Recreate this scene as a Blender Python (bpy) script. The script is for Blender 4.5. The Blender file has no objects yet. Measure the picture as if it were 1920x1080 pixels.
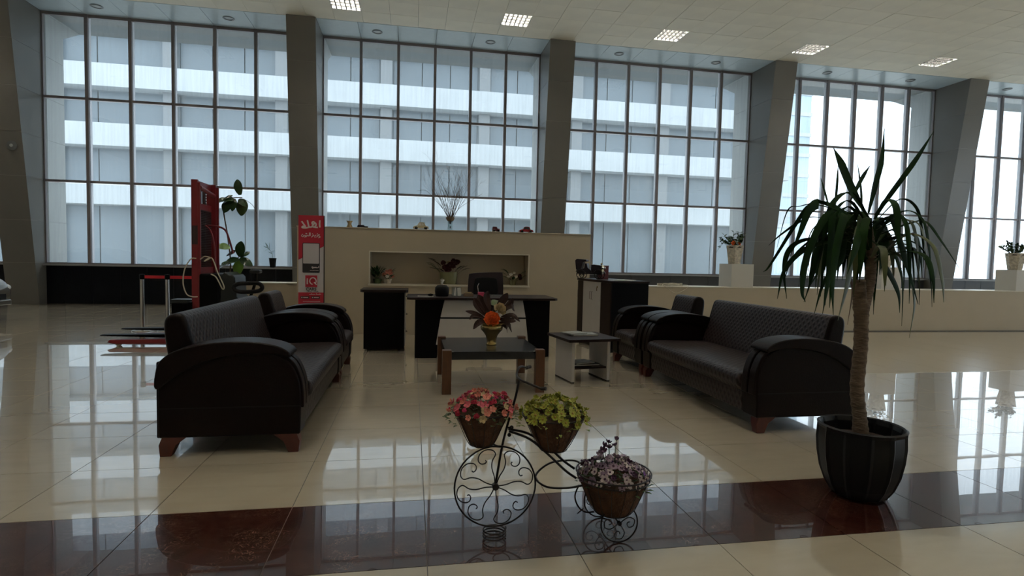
import bpy, math, random
from math import sin, cos, pi, radians
from mathutils import Vector, Matrix, Euler

random.seed(11)
scene = bpy.context.scene
col = scene.collection

# ------------------------------------------------------------------ camera
F_PX, YAW, PITCH, ROLL, EYE = 1044.4, .17829, -.04983, .0212, 1.32
_f = Vector((sin(YAW)*cos(PITCH), cos(YAW)*cos(PITCH), sin(PITCH)))
_r = Vector((cos(YAW), -sin(YAW), 0)); _u = _r.cross(_f)
_r2 = cos(ROLL)*_r + sin(ROLL)*_u; _u2 = -sin(ROLL)*_r + cos(ROLL)*_u
cam_data = bpy.data.cameras.new('camera'); cam = bpy.data.objects.new('camera', cam_data); col.objects.link(cam)
cam.matrix_world = Matrix(((_r2.x, _u2.x, -_f.x, 0), (_r2.y, _u2.y, -_f.y, 0), (_r2.z, _u2.z, -_f.z, EYE), (0, 0, 0, 1)))
cam_data.sensor_width = 36; cam_data.lens = 36*F_PX/1920; cam_data.clip_end = 400; cam_data.clip_start = .05
scene.camera = cam

# ------------------------------------------------------------------ world: bright overcast sky
world = bpy.data.worlds.new('overcast_sky'); scene.world = world; world.use_nodes = True
wn = world.node_tree; bg = wn.nodes['Background']
wt = wn.nodes.new('ShaderNodeTexCoord'); wx = wn.nodes.new('ShaderNodeSeparateXYZ'); wr = wn.nodes.new('ShaderNodeValToRGB')
wn.links.new(wt.outputs['Generated'], wx.inputs[0]); wn.links.new(wx.outputs['Z'], wr.inputs[0]); wn.links.new(wr.outputs[0], bg.inputs[0])
wr.color_ramp.elements[0].position = .0; wr.color_ramp.elements[0].color = (.80, .90, 1, 1)
wr.color_ramp.elements[1].position = 1.; wr.color_ramp.elements[1].color = (.90, .97, 1, 1)
SKY = 3.4
bg.inputs[1].default_value = SKY
LAMP = 280.0           # glow of the ceiling lamps' tubes

scene.view_settings.view_transform = 'Standard'; scene.view_settings.look = 'None'
scene.view_settings.gamma = 1; scene.view_settings.use_curve_mapping = False
scene.view_settings.exposure = 0.0
scene.cycles.max_bounces = 10; scene.cycles.diffuse_bounces = 6; scene.cycles.glossy_bounces = 4
scene.cycles.transparent_max_bounces = 16; scene.cycles.caustics_reflective = True; scene.cycles.blur_glossy = .6; scene.cycles.caustics_refractive = False
scene.cycles.sample_clamp_indirect = 4

# ------------------------------------------------------------------ materials
def mat(name, color, rough=.5, metal=0., var=0., vscale=8., bump=0., bscale=40., coat=0., coatr=.03, emit=None, estr=0, spec=.5, stretch=None):
    m = bpy.data.materials.new(name); m.use_nodes = True; nt = m.node_tree; b = nt.nodes['Principled BSDF']
    b.inputs['Base Color'].default_value = (*color, 1); b.inputs['Roughness'].default_value = rough
    b.inputs['Metallic'].default_value = metal; b.inputs['Coat Weight'].default_value = coat; b.inputs['Coat Roughness'].default_value = coatr
    b.inputs['Specular IOR Level'].default_value = spec
    if emit: b.inputs['Emission Color'].default_value = (*emit, 1); b.inputs['Emission Strength'].default_value = estr
    if var or bump:
        tc = nt.nodes.new('ShaderNodeTexCoord'); mp = nt.nodes.new('ShaderNodeMapping'); nt.links.new(tc.outputs['Object'], mp.inputs[0])
        if stretch: mp.inputs['Scale'].default_value = stretch
    if var:
        nz = nt.nodes.new('ShaderNodeTexNoise'); nz.inputs['Scale'].default_value = vscale; nz.inputs['Detail'].default_value = 5
        nt.links.new(mp.outputs[0], nz.inputs[0])
        cr = nt.nodes.new('ShaderNodeValToRGB'); nt.links.new(nz.outputs[0], cr.inputs[0])
        cr.color_ramp.elements[0].position = .3; cr.color_ramp.elements[1].position = .7
        cr.color_ramp.elements[0].color = (*[c*(1-var) for c in color], 1); cr.color_ramp.elements[1].color = (*[min(1, c*(1+var)) for c in color], 1)
        nt.links.new(cr.outputs[0], b.inputs['Base Color'])
    if bump:
        n2 = nt.nodes.new('ShaderNodeTexNoise'); n2.inputs['Scale'].default_value = bscale; n2.inputs['Detail'].default_value = 3
        nt.links.new(mp.outputs[0], n2.inputs[0])
        bp = nt.nodes.new('ShaderNodeBump'); bp.inputs['Strength'].default_value = bump; bp.inputs['Distance'].default_value = .01
        nt.links.new(n2.outputs[0], bp.inputs['Height']); nt.links.new(bp.outputs[0], b.inputs['Normal'])
    return m

def floor_mat(name, dark):
    m = bpy.data.materials.new(name); m.use_nodes = True; nt = m.node_tree; b = nt.nodes['Principled BSDF']; L = nt.links.new
    g = nt.nodes.new('ShaderNodeNewGeometry')
    nz = nt.nodes.new('ShaderNodeTexNoise'); nz.inputs['Scale'].default_value = 9 if dark else 3.5; nz.inputs['Detail'].default_value = 8
    nz.inputs['Distortion'].default_value = 1.2
    mp = nt.nodes.new('ShaderNodeMapping'); mp.inputs['Scale'].default_value = (1, 1, 1) if dark else (.6, 2.2, 1)
    L(g.outputs['Position'], mp.inputs[0]); L(mp.outputs[0], nz.inputs[0])
    cr = nt.nodes.new('ShaderNodeValToRGB'); L(nz.outputs[0], cr.inputs[0]); e = cr.color_ramp.elements
    if dark:
        e[0].position = .35; e[0].color = (.026, .0055, .0035, 1); e[1].position = .62; e[1].color = (.050, .013, .008, 1)
        vz = nt.nodes.new('ShaderNodeTexNoise'); vz.inputs['Scale'].default_value = 17; vz.inputs['Detail'].default_value = 6; vz.inputs['Distortion'].default_value = 2.5
        L(g.outputs['Position'], vz.inputs[0])
        vr = nt.nodes.new('ShaderNodeValToRGB'); ve = vr.color_ramp.elements
        ve[0].position = .478; ve[0].color = (0, 0, 0, 1); ve[1].position = .522; ve[1].color = (0, 0, 0, 1)
        k = ve.new(.5); k.color = (1, 1, 1, 1)
        L(vz.outputs[0], vr.inputs[0])
        mz = nt.nodes.new('ShaderNodeTexNoise'); mz.inputs['Scale'].default_value = 5; L(g.outputs['Position'], mz.inputs[0])
        mr = nt.nodes.new('ShaderNodeValToRGB'); mr.color_ramp.elements[0].position = .40; mr.color_ramp.elements[1].position = .60; L(mz.outputs[0], mr.inputs[0])
        mm = nt.nodes.new('ShaderNodeMath'); mm.operation = 'MULTIPLY'; L(vr.outputs[0], mm.inputs[0]); L(mr.outputs[0], mm.inputs[1])
        mx = nt.nodes.new('ShaderNodeMix'); mx.data_type = 'RGBA'; L(mm.outputs[0], mx.inputs[0]); L(cr.outputs[0], mx.inputs[6]); mx.inputs[7].default_value = (.20, .12, .08, 1)
        L(mx.outputs[2], b.inputs['Base Color'])
    else:
        e[0].position = .3; e[0].color = (.415, .362, .272, 1); e[1].position = .7; e[1].color = (.45, .395, .30, 1)
        L(cr.outputs[0], b.inputs['Base Color'])
    b.inputs['Roughness'].default_value = .22; b.inputs['Coat Weight'].default_value = 1.0; b.inputs['Coat Roughness'].default_value = .006
    b.inputs['Coat IOR'].default_value = 1.62 if dark else 1.7
    wv = nt.nodes.new('ShaderNodeTexNoise'); wv.inputs['Scale'].default_value = 2.2; L(g.outputs['Position'], wv.inputs[0])
    bp = nt.nodes.new('ShaderNodeBump'); bp.inputs['Strength'].default_value = .06; bp.inputs['Distance'].default_value = .004
    L(wv.outputs[0], bp.inputs['Height']); L(bp.outputs[0], b.inputs['Coat Normal'])
    return m

def glass_mat(name, tint, haze, refl, streak=True):
    m = bpy.data.materials.new(name); m.use_nodes = True; nt = m.node_tree; L = nt.links.new
    for n in list(nt.nodes):
        if n.type != 'OUTPUT_MATERIAL': nt.nodes.remove(n)
    out = [n for n in nt.nodes][0]
    tr = nt.nodes.new('ShaderNodeBsdfTransparent'); tr.inputs[0].default_value = (*tint, 1)
    gl = nt.nodes.new('ShaderNodeBsdfGlossy'); gl.inputs['Roughness'].default_value = 0.0; gl.inputs[0].default_value = (1, 1, 1, 1)
    fr = nt.nodes.new('ShaderNodeFresnel')
    ge = nt.nodes.new('ShaderNodeNewGeometry'); mi = nt.nodes.new('ShaderNodeMapRange')   # same reflectance from both sides of the sheet
    mi.inputs[3].default_value = refl; mi.inputs[4].default_value = 1/refl; L(ge.outputs['Backfacing'], mi.inputs[0]); L(mi.outputs[0], fr.inputs[0])
    m1 = nt.nodes.new('ShaderNodeMixShader'); L(fr.outputs[0], m1.inputs[0]); L(tr.outputs[0], m1.inputs[1]); L(gl.outputs[0], m1.inputs[2])
    di = nt.nodes.new('ShaderNodeBsdfDiffuse'); di.inputs[0].default_value = (.8, .85, .88, 1)
    tl = nt.nodes.new('ShaderNodeBsdfTranslucent'); tl.inputs[0].default_value = (.8, .86, .9, 1)
    m2 = nt.nodes.new('ShaderNodeMixShader'); m2.inputs[0].default_value = .5; L(di.outputs[0], m2.inputs[1]); L(tl.outputs[0], m2.inputs[2])
    m3 = nt.nodes.new('ShaderNodeMixShader'); L(m1.outputs[0], m3.inputs[1]); L(m2.outputs[0], m3.inputs[2])
    if streak:
        g = nt.nodes.new('ShaderNodeNewGeometry'); mp = nt.nodes.new('ShaderNodeMapping'); mp.inputs['Scale'].default_value = (11, 1, .4)
        nz = nt.nodes.new('ShaderNodeTexNoise'); nz.inputs['Scale'].default_value = 1.6; nz.inputs['Detail'].default_value = 6
        L(g.outputs['Position'], mp.inputs[0]); L(mp.outputs[0], nz.inputs[0])
        mr = nt.nodes.new('ShaderNodeMapRange'); mr.inputs[1].default_value = .38; mr.inputs[2].default_value = .75
        mr.inputs[3].default_value = haze*.75; mr.inputs[4].default_value = haze*1.5
        L(nz.outputs[0], mr.inputs[0]); L(mr.outputs[0], m3.inputs[0])
    else: m3.inputs[0].default_value = haze
    L(m3.outputs[0], out.inputs[0])
    return m

def weave_mat(name, c1, c2, scale):
    m = bpy.data.materials.new(name); m.use_nodes = True; nt = m.node_tree; b = nt.nodes['Principled BSDF']; L = nt.links.new
    tc = nt.nodes.new('ShaderNodeTexCoord'); vals = []
    for k, (rx, rz) in enumerate(((1, 1), (1, -1))):
        w = nt.nodes.new('ShaderNodeTexWave'); w.bands_direction = 'Y'; w.inputs['Scale'].default_value = scale
        mp = nt.nodes.new('ShaderNodeMapping'); mp.inputs['Rotation'].default_value = (.62*rz, .0, .62*rz)
        L(tc.outputs['Object'], mp.inputs[0]); L(mp.outputs[0], w.inputs[0]); vals.append(w)
    mm = nt.nodes.new('ShaderNodeMath'); mm.operation = 'MAXIMUM'; L(vals[0].outputs['Fac'], mm.inputs[0]); L(vals[1].outputs['Fac'], mm.inputs[1])
    cr = nt.nodes.new('ShaderNodeValToRGB'); L(mm.outputs[0], cr.inputs[0]); e = cr.color_ramp.elements
    e[0].position = .35; e[0].color = (*c1, 1); e[1].position = .95; e[1].color = (*c2, 1); L(cr.outputs[0], b.inputs['Base Color'])
    bp = nt.nodes.new('ShaderNodeBump'); bp.inputs['Strength'].default_value = .6; bp.inputs['Distance'].default_value = .004
    L(mm.outputs[0], bp.inputs['Height']); L(bp.outputs[0], b.inputs['Normal'])
    b.inputs['Roughness'].default_value = .42; b.inputs['Specular IOR Level'].default_value = .22
    return m

M = dict(
    floor=floor_mat('polished_beige_stone', False), strip=floor_mat('polished_red_brown_marble', True),
    grout=mat('dark_joint', (.09, .08, .065), .6),
    ceil=mat('cream_ceiling_tile', (.84, .79, .67), .65, var=.05, vscale=1.3),
    ceilgap=mat('ceiling_joint', (.20, .185, .15), .8),
    soffit=mat('grey_blue_metal_panel', (.46, .55, .60), .32, var=.03, spec=.6),
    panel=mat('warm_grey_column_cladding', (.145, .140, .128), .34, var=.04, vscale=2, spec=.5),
    core=mat('column_joint', (.30, .29, .27), .7),
    blackwall=mat('black_stone_cladding', (.005, .006, .009), .3, spec=.18, var=.3, vscale=3),
    darktile=mat('charcoal_tile', (.06, .062, .068), .3, var=.15, vscale=3),
    frame=mat('brown_window_frame', (.19, .17, .18), .35), cap=mat('silver_mullion_cap', (.78, .76, .80), .35, metal=.1),
    sill=mat('grey_sill', (.30, .31, .32), .3),
    beige=mat('beige_paint', (.47, .405, .30), .55, var=.03, vscale=2.5), beigetop=mat('cream_stone_top', (.66, .62, .52), .3),
    white=mat('white_laminate', (.60, .58, .57), .32, var=.02), hallwall=mat('white_hall_paint', (.72, .69, .62), .7), outer=mat('outer_column_cladding', (.42, .43, .42), .35), whitepaint=mat('white_paint', (.62, .60, .55), .45),
    bwhite=mat('pale_concrete_band', (.50, .53, .55), .7, var=.06, vscale=.4), bpier=mat('pale_pier', (.235, .25, .26), .7),
    bglass=mat('blue_grey_facade_glass', (.165, .20, .225), .25, var=.12, vscale=.2), bframe=mat('facade_frame', (.20, .23, .25), .5),
    bdark=mat('dark_facade_recess', (.20, .22, .23), .8),
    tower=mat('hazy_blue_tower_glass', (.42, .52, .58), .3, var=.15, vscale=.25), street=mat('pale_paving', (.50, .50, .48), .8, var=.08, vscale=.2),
    glass=glass_mat('dusty_window_glass', (.93, .965, .98), .10, 1.55), clear=glass_mat('clear_glass', (.86, .9, .9), .04, 1.3, False),
    leather=mat('dark_brown_leather', (.0045, .0018, .0016), .38, bump=.12, bscale=90, var=.15, vscale=20, spec=.13),
    weave=weave_mat('quilted_brown_leatherette', (.006, .004, .004), (.033, .024, .024), 7.5),
    redwood=mat('reddish_wood_leg', (.060, .0085, .005), .35, var=.2, vscale=20, stretch=(1, 1, .2)),
    tablewood=mat('orange_brown_wood', (.085, .031, .011), .38, var=.25, vscale=22, stretch=(3, 3, .25)),
    blacktop=mat('black_glass_top', (.006, .0065, .009), .22, coat=.15, coatr=.05, spec=.35), black=mat('black_laminate', (.002, .002, .0025), .45, spec=.07),
    darkwood=mat('dark_walnut_laminate', (.017, .010, .009), .4, spec=.14, var=.2, vscale=14, stretch=(.3, 3, 3)),
    metal=mat('brushed_steel', (.55, .54, .53), .22, metal=1), chrome=mat('chrome', (.75, .74, .73), .09, metal=1),
    iron=mat('black_wrought_iron', (.014, .011, .011), .42, metal=.2, spec=.3), rubber=mat('black_rubber', (.007, .007, .008), .7, spec=.2),
    red=mat('red_paint', (.17, .009, .015), .38, var=.08), belt=mat('red_webbing', (.62, .015, .03), .6), mesh=mat('dark_steel_mesh', (.05, .03, .032), .5, metal=.5),
    coir=mat('brown_coir', (.060, .026, .012), .9, var=.45, vscale=22, bump=.8, bscale=70), soil=mat('dark_soil', (.022, .010, .007), .95, bump=.6, bscale=60, var=.3),
    pot=mat('matt_black_pot', (.004, .0045, .0055), .42, spec=.2, var=.2, vscale=9), bark=mat('ringed_tan_bark', (.115, .082, .056), .85, var=.45, vscale=16, bump=.9, bscale=30, stretch=(1, 1, 4)),
    leaf=mat('dark_green_leaf', (.009, .027, .006), .62, var=.3, vscale=9, spec=.06), leafy=mat('yellow_tipped_leaf', (.05, .065, .014), .5, var=.3, vscale=9), leafb=mat('withered_leaf', (.10, .055, .028), .7),
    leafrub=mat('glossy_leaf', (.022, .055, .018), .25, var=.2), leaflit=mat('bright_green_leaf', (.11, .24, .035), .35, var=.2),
    leafmaroon=mat('dark_maroon_leaf', (.030, .014, .011), .55, spec=.2, var=.3), leafol=mat('olive_leaf', (.06, .09, .03), .5, var=.3, vscale=20),
    orange=mat('orange_petal', (.80, .13, .02), .6, var=.4, vscale=45), cream=mat('cream_petal', (.42, .32, .17), .7, var=.3, vscale=30),
    pinkp=mat('pink_petal', (.50, .09, .12), .6), redp=mat('crimson_petal', (.42, .012, .045), .6), salmon=mat('salmon_petal', (.52, .17, .12), .6),
    magenta=mat('magenta_petal', (.50, .03, .13), .6),
    lime=mat('yellow_green_petal', (.27, .29, .03), .6, var=.15), limeleaf=mat('lime_leaf', (.15, .19, .03), .6, var=.2), greend=mat('deep_green_leaf', (.03, .075, .02), .6),
    lilac=mat('lilac_petal', (.24, .17, .23), .6), greyw=mat('greyish_white_petal', (.50, .43, .42), .6), violet=mat('violet_petal', (.16, .06, .34), .6), plum=mat('plum_petal', (.06, .018, .05), .6),
    daisyc=mat('flower_centre', (.30, .20, .04), .8), maroonp=mat('dark_red_petal', (.075, .008, .014), .6), whitep=mat('white_petal', (.6, .57, .5), .6),
    gold=mat('brushed_gold', (.50, .38, .16), .22, metal=1, bump=.2, bscale=60), greenglass=mat('pale_green_ceramic', (.19, .19, .10), .25),
    stonepot=mat('mottled_stone_pot', (.60, .55, .46), .8, var=.3, vscale=25, bump=.7, bscale=30),
    cable=mat('cream_cable', (.52, .48, .38), .5), paper=mat('white_paper', (.72, .70, .66), .6), mag=mat('glossy_magazine', (.30, .32, .30), .3, var=.5, vscale=14),
    redbox=mat('dark_red_box', (.10, .012, .018), .5), pinkbox=mat('pink_plastic', (.50, .05, .12), .4), cardw=mat('tan_wood_holder', (.16, .11, .07), .5),
    signred=mat('sign_red', (.42, .012, .035), .45), signwhite=mat('sign_white', (.56, .53, .55), .45), signtext=mat('sign_white_ink', (.68, .60, .60), .5),
    signdark=mat('sign_black_ink', (.035, .03, .035), .5), signblack=mat('sign_black_field', (.02, .018, .022), .4),
    creamcar=mat('cream_enamel', (.55, .47, .30), .3), redcar=mat('red_enamel', (.20, .008, .012), .25), darktoy=mat('dark_enamel', (.014, .010, .016), .35, spec=.35),
    bodypaint=mat('champagne_car_paint', (.16, .145, .12), .28, metal=.35, coat=1), carglass=mat('dark_car_glass', (.02, .025, .03), .06), lampglass=mat('headlamp_lens', (.7, .7, .68), .1),
    tube=mat('lamp_diffuser', (.8, .8, .78), .5, emit=(1, .93, .80), estr=LAMP), louvre=mat('louvre_blade', (.035, .035, .035), .5), lampdark=mat('lamp_body', (.25, .26, .26), .6),
    bud=mat('downlight_glass', (.34, .36, .37), .3), ring=mat('downlight_ring', (.16, .17, .18), .35, metal=.5),
    twig=mat('bare_twig', (.09, .075, .065), .8), grey=mat('grey_cover', (.018, .021, .022), .4, spec=.25), seatfab=mat('dark_plum_fabric', (.018, .010, .014), .8, bump=.3, bscale=120),
)

# ------------------------------------------------------------------ mesh helpers
class MB:
    def __init__(s): s.v = []; s.f = []
    def add(s, vs, fs, mtx=None):
        o = len(s.v)
        for p in vs:
            p = Vector(p)
            s.v.append(mtx @ p if mtx else p)
        s.f += [tuple(i+o for i in f) for f in fs]; return s
    def box(s, x0, x1, y0, y1, z0, z1, mtx=None):
        return s.add([(x0,y0,z0),(x1,y0,z0),(x1,y1,z0),(x0,y1,z0),(x0,y0,z1),(x1,y0,z1),(x1,y1,z1),(x0,y1,z1)],
                     [(3,2,1,0),(4,5,6,7),(0,1,5,4),(1,2,6,5),(2,3,7,6),(3,0,4,7)], mtx)
    def hexa(s, b, t):   # four bottom points and four top points, both anticlockwise from above
        return s.add(list(b)+list(t), [(3,2,1,0),(4,5,6,7),(0,1,5,4),(1,2,6,5),(2,3,7,6),(3,0,4,7)])
    def prism(s, poly, a, b, axis='y', mtx=None):
        n = len(poly)
        area = sum(poly[i][0]*poly[(i+1)%n][1]-poly[(i+1)%n][0]*poly[i][1] for i in range(n))
        if (area > 0) != (axis in 'zx'): poly = poly[::-1]
        def P(u, v, w): return {'y': (u, w, v), 'x': (w, u, v), 'z': (u, v, w)}[axis]
        vs = [P(u, v, a) for u, v in poly]+[P(u, v, b) for u, v in poly]
        fs = [tuple(range(n))[::-1], tuple(range(n, 2*n))]+[(i, (i+1)%n, n+(i+1)%n, n+i) for i in range(n)]
        return s.add(vs, fs, mtx)
    def tube(s, pts, r, n=8, closed=False, caps=True, mtx=None):
        pts = [Vector(p) for p in pts]; m = len(pts); rs = r if isinstance(r, (list, tuple)) else [r]*m
        vs = []; up = None
        for i, p in enumerate(pts):
            a = pts[(i-1) % m] if (closed or i) else p; b = pts[(i+1) % m] if (closed or i < m-1) else p
            t = (b-a); t = t.normalized() if t.length > 1e-9 else Vector((0, 0, 1))
            if up is None:
                up = Vector((0, 0, 1)) if abs(t.z) < .9 else Vector((1, 0, 0))
            x = t.cross(up)
            if x.length < 1e-5: x = t.cross(Vector((1, .3, 0)))
            x.normalize(); y = x.cross(t).normalized(); up = y
            for k in range(n):
                q = 2*pi*k/n; vs.append(p+(x*cos(q)+y*sin(q))*rs[i])
        fs = []
        for i in range(m if closed else m-1):
            for k in range(n):
                j = (i+1) % m; k2 = (k+1) % n
                fs.append((i*n+k, i*n+k2, j*n+k2, j*n+k))
        if caps and not closed: fs += [tuple(range(n))[::-1], tuple(range((m-1)*n, m*n))]
        return s.add(vs, fs, mtx)
    def lathe(s, prof, n=24, c=(0, 0, 0), rfun=None, sx=1, sy=1, mtx=None):
        vs = []
        for r, z in prof:
            for k in range(n):
                q = 2*pi*k/n; rr = r*(rfun(q, z) if rfun else 1); vs.append((c[0]+rr*cos(q)*sx, c[1]+rr*sin(q)*sy, c[2]+z))
        fs = []; m = len(prof)
        for i in range(m-1):
            for k in range(n):
                k2 = (k+1) % n; fs.append((i*n+k, i*n+k2, (i+1)*n+k2, (i+1)*n+k))
        fs += [tuple(range(n))[::-1], tuple(range((m-1)*n, m*n))]
        return s.add(vs, fs, mtx)
    def ball(s, c, r, n=10, m=6, sc=(1, 1, 1), mtx=None):
        prof = [(max(1e-4, r*sin(pi*i/m)), -r*cos(pi*i/m)) for i in range(m+1)]
        vs = []
        for rr, z in prof:
            for k in range(n): q = 2*pi*k/n; vs.append((c[0]+rr*cos(q)*sc[0], c[1]+rr*sin(q)*sc[1], c[2]+z*sc[2]))
        fs = [(i*n+k, i*n+(k+1) % n, (i+1)*n+(k+1) % n, (i+1)*n+k) for i in range(m) for k in range(n)]
        return s.add(vs, fs, mtx)
    def blade(s, pts, width, fold=.25, side=None, th=.0015, shape=None):
        # a leaf with a folded midrib and real thickness along a path
        pts = [Vector(p) for p in pts]; N = len(pts); vs = []
        for i, p in enumerate(pts):
            a = pts[max(0, i-1)]; b = pts[min(N-1, i+1)]; t = (b-a).normalized()
            sd = Vector(side) if side is not None else t.cross(Vector((0, 0, 1)))
            sd = sd - t*sd.dot(t)
            if sd.length < 1e-3: sd = Vector((1, 0, 0))
            sd.normalize(); nm = sd.cross(t).normalized()
            u = i/(N-1); w = width*.5*(shape(u) if shape else max(.03, (sin(pi*min(1, u*.75+.22))**.8)*(1 if u < .8 else (1-u)/.2*.9+.1)))
            for q, h in ((-1, fold), (0, 0), (1, fold)):
                vs.append(p+sd*w*q+nm*(w*h+th)); 
            for q, h in ((-1, fold), (0, 0), (1, fold)):
                vs.append(p+sd*w*q+nm*(w*h-th))
        fs = []
        for i in range(N-1):
            o = i*6; p = o+6
            fs += [(o, o+1, p+1, p), (o+1, o+2, p+2, p+1), (o+3, p+3, p+4, o+4), (o+4, p+4, p+5, o+5), (o, p, p+3, o+3), (o+2, o+5, p+5, p+2)]
        fs += [(0, 3, 4, 1), (1, 4, 5, 2)]; o = (N-1)*6; fs += [(o, o+1, o+4, o+3), (o+1, o+2, o+5, o+4)]
        return s.add(vs, fs)
    def mesh(s, name, m, smooth=False):
        me = bpy.data.meshes.new(name); me.from_pydata([tuple(v) for v in s.v], [], s.f); me.materials.append(M[m] if isinstance(m, str) else m)
        if smooth:
            me.shade_smooth() if hasattr(me, 'shade_smooth') else None
            for p in me.polygons: p.use_smooth = True
        me.update(); return me
    def build(s, name, m, parent=None, smooth=False, bevel=0, seg=2, loc=None, label=None, kind=None, sharp=None):
        o = bpy.data.objects.new(name, s.mesh(name, m, smooth or bevel > 0)); col.objects.link(o)
        if parent: o.parent = parent
        if loc: o.location = loc
        if bevel:
            b = o.modifiers.new('bevel', 'BEVEL'); b.width = bevel; b.segments = seg; b.limit_method = 'ANGLE'; b.angle_limit = radians(40); b.harden_normals = True
        if smooth and not bevel:
            try: o.data.set_sharp_from_angle(angle=radians(sharp or 50))
            except Exception: pass
        if label: o['label'] = label
        if kind: o['kind'] = kind
        return o

def smoothpts(pts, k=6, closed=False):
    P = [Vector(p) for p in pts]; n = len(P); out = []
    rng = range(n) if closed else range(n-1)
    for i in rng:
        p0 = P[(i-1) % n] if (closed or i) else P[0]*2-P[1]; p1 = P[i]; p2 = P[(i+1) % n]
        p3 = P[(i+2) % n] if (closed or i < n-2) else P[-1]*2-P[-2]
        for j in range(k):
            t = j/k; out.append(.5*((2*p1)+(p2-p0)*t+(2*p0-5*p1+4*p2-p3)*t*t+(3*p1-p0-3*p2+p3)*t**3))
    if not closed: out.append(P[-1])
    return out
def sm2(pts, k=5, closed=False): return [(p.x, p.y) for p in smoothpts([(a, b, 0) for a, b in pts], k, closed)]
def thing(name, label, cat, loc=(0, 0, 0), rz=0, group=None):
    o = bpy.data.objects.new(name, None); col.objects.link(o); o.location = loc; o.rotation_euler = (0, 0, rz); o.empty_display_size = .1
    o['label'] = label; o['category'] = cat
    if group: o['group'] = group
    return o
def tag(o, label, cat, group=None):
    o['label'] = label; o['category'] = cat
    if group: o['group'] = group
    return o
def inst(src, name, parent, loc=(0, 0, 0), rot=None, sc=None, m=None):
    o = bpy.data.objects.new(name, src); col.objects.link(o); o.parent = parent; o.location = loc
    if rot is not None: o.rotation_euler = rot
    if sc is not None: o.scale = (sc, sc, sc) if not isinstance(sc, (tuple, list)) else sc
    return o
def struct(o): o['kind'] = 'structure'; return o
def dup(root):
    r = root.copy(); col.objects.link(r)
    for ch in root.children:
        c = ch.copy(); col.objects.link(c); c.parent = r
        for g in ch.children:
            d = g.copy(); col.objects.link(d); d.parent = c
    return r

# ================================================================== THE HALL
XL, XR, YB, YW, ZC = -17.8, 30.2, -11.3, 15.6, 7.1
PER = 6.53
# ---- floor: a dark joint bed with each stone tile proud of it
TX, TY = .683, .667
floor = struct(MB().box(XL, XR, YB, YW+.3, -.3, -.004).build('floor', 'grout'))
def pxy(x, y, z):
    d = Vector((x, y, z-EYE)); w = d.dot(_f)
    return (960+F_PX*d.dot(_r2)/w, 540-F_PX*d.dot(_u2)/w) if w > .1 else (-1e4, -1e4)
tiles = []
nx0 = int((XL-.08)/TX)-1
for i in range(nx0, 60):
    for j in range(-22, 20):
        x0 = .08+i*TX; y0 = 3.02+j*TY; x1 = x0+TX; y1 = y0+TY
        if x1 <= XL+.02 or x0 >= XR-.02 or y1 <= YB or y0 >= YW-.02: continue
        x0 = max(x0, XL); x1 = min(x1, XR); y1 = min(y1, YW)
        cx, cy = (x0+x1)/2, (y0+y1)/2
        u, v = pxy(cx, cy, 0); vis = -60 < u < 1980 and v < 1160 and cy > 1
        tiles.append((0 if vis else 1, math.hypot(cx, cy), x0, x1, y0, y1, j == -1))
tiles.sort()
g = .0022
tm = {}
def tilemesh(w, d, m):
    k = (round(w, 3), round(d, 3), m)
    if k not in tm: tm[k] = MB().box(-w/2+g, w/2-g, -d/2+g, d/2-g, -.012, 0).mesh('tile', m)
    return tm[k]
rest = {False: MB(), True: MB()}
for n, (nv, _, x0, x1, y0, y1, dk) in enumerate(tiles):
    if n < 300:
        inst(tilemesh(x1-x0, y1-y0, 'strip' if dk else 'floor'), 'tile', floor, ((x0+x1)/2, (y0+y1)/2, 0), rot=(random.uniform(-1, 1)*.0007, random.uniform(-1, 1)*.0007, 0))
    else: rest[dk].box(x0+g, x1-g, y0+g, y1-g, -.012, 0)
rest[False].build('distant_tiles', 'floor', floor, kind='stuff'); rest[True].build('distant_strip_tiles', 'strip', floor, kind='stuff')

# ---- ceiling: cream tiles up to y = 14.5, then a metal soffit along the windows
CX, CY, YE = .665, .66, 14.5
ceiling = struct(MB().box(XL, XR, YB, YW+.3, ZC+.19, ZC+.4).build('ceiling', 'ceilgap'))
LC = [6.065+3.99*k for k in range(-5, 8)]; LR = [13.21-3.3*k for k in range(0, 8)]
ct = []
for i in range(-40, 45):
    for j in range(-40, 3):
        x0 = 6.065+i*CX; y0 = 13.21+j*CY
        x1 = x0+CX; y1 = min(y0+CY, YE)
        if x1 <= XL or x0 >= XR or y1 <= YB or y0 >= YE-.02: continue
        if any(abs(x0-a) < .05 for a in LC) and any(abs(y0-b) < .05 for b in LR): continue
        x0 = max(x0, XL); x1 = min(x1, XR); cx, cy = (x0+x1)/2, (y0+y1)/2
        u, v = pxy(cx, cy, ZC); vis = -20 < u < 1950 and v > -20 and cy > 5
        ct.append((0 if vis else 1, math.hypot(cx, cy), x0, x1, y0, y1))
ct.sort(); cm = {}; crest = MB()
for n, (nv, _, x0, x1, y0, y1) in enumerate(ct):
    if n < 300:
        k = (round(x1-x0, 3), round(y1-y0, 3))
        if k not in cm: cm[k] = MB().box(-k[0]/2+.003, k[0]/2-.003, -k[1]/2+.003, k[1]/2-.003, 0, .02).mesh('ceiling_tile', 'ceil')
        inst(cm[k], 'ceiling_tile', ceiling, ((x0+x1)/2, (y0+y1)/2, ZC+random.choice((0, 0, .002, .004))), rot=(random.uniform(-1, 1)*.004, random.uniform(-1, 1)*.004, 0))
    else: crest.box(x0+.003, x1-.003, y0+.003, y1-.003, ZC, ZC+.02)
crest.build('distant_ceiling_tiles', 'ceil', ceiling, kind='stuff')
bays = range(-1, 6)
soff = MB().box(-.483, .483, 14.51, 15.6, ZC-.002, ZC+.02).mesh('soffit_panel', 'soffit')
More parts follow.
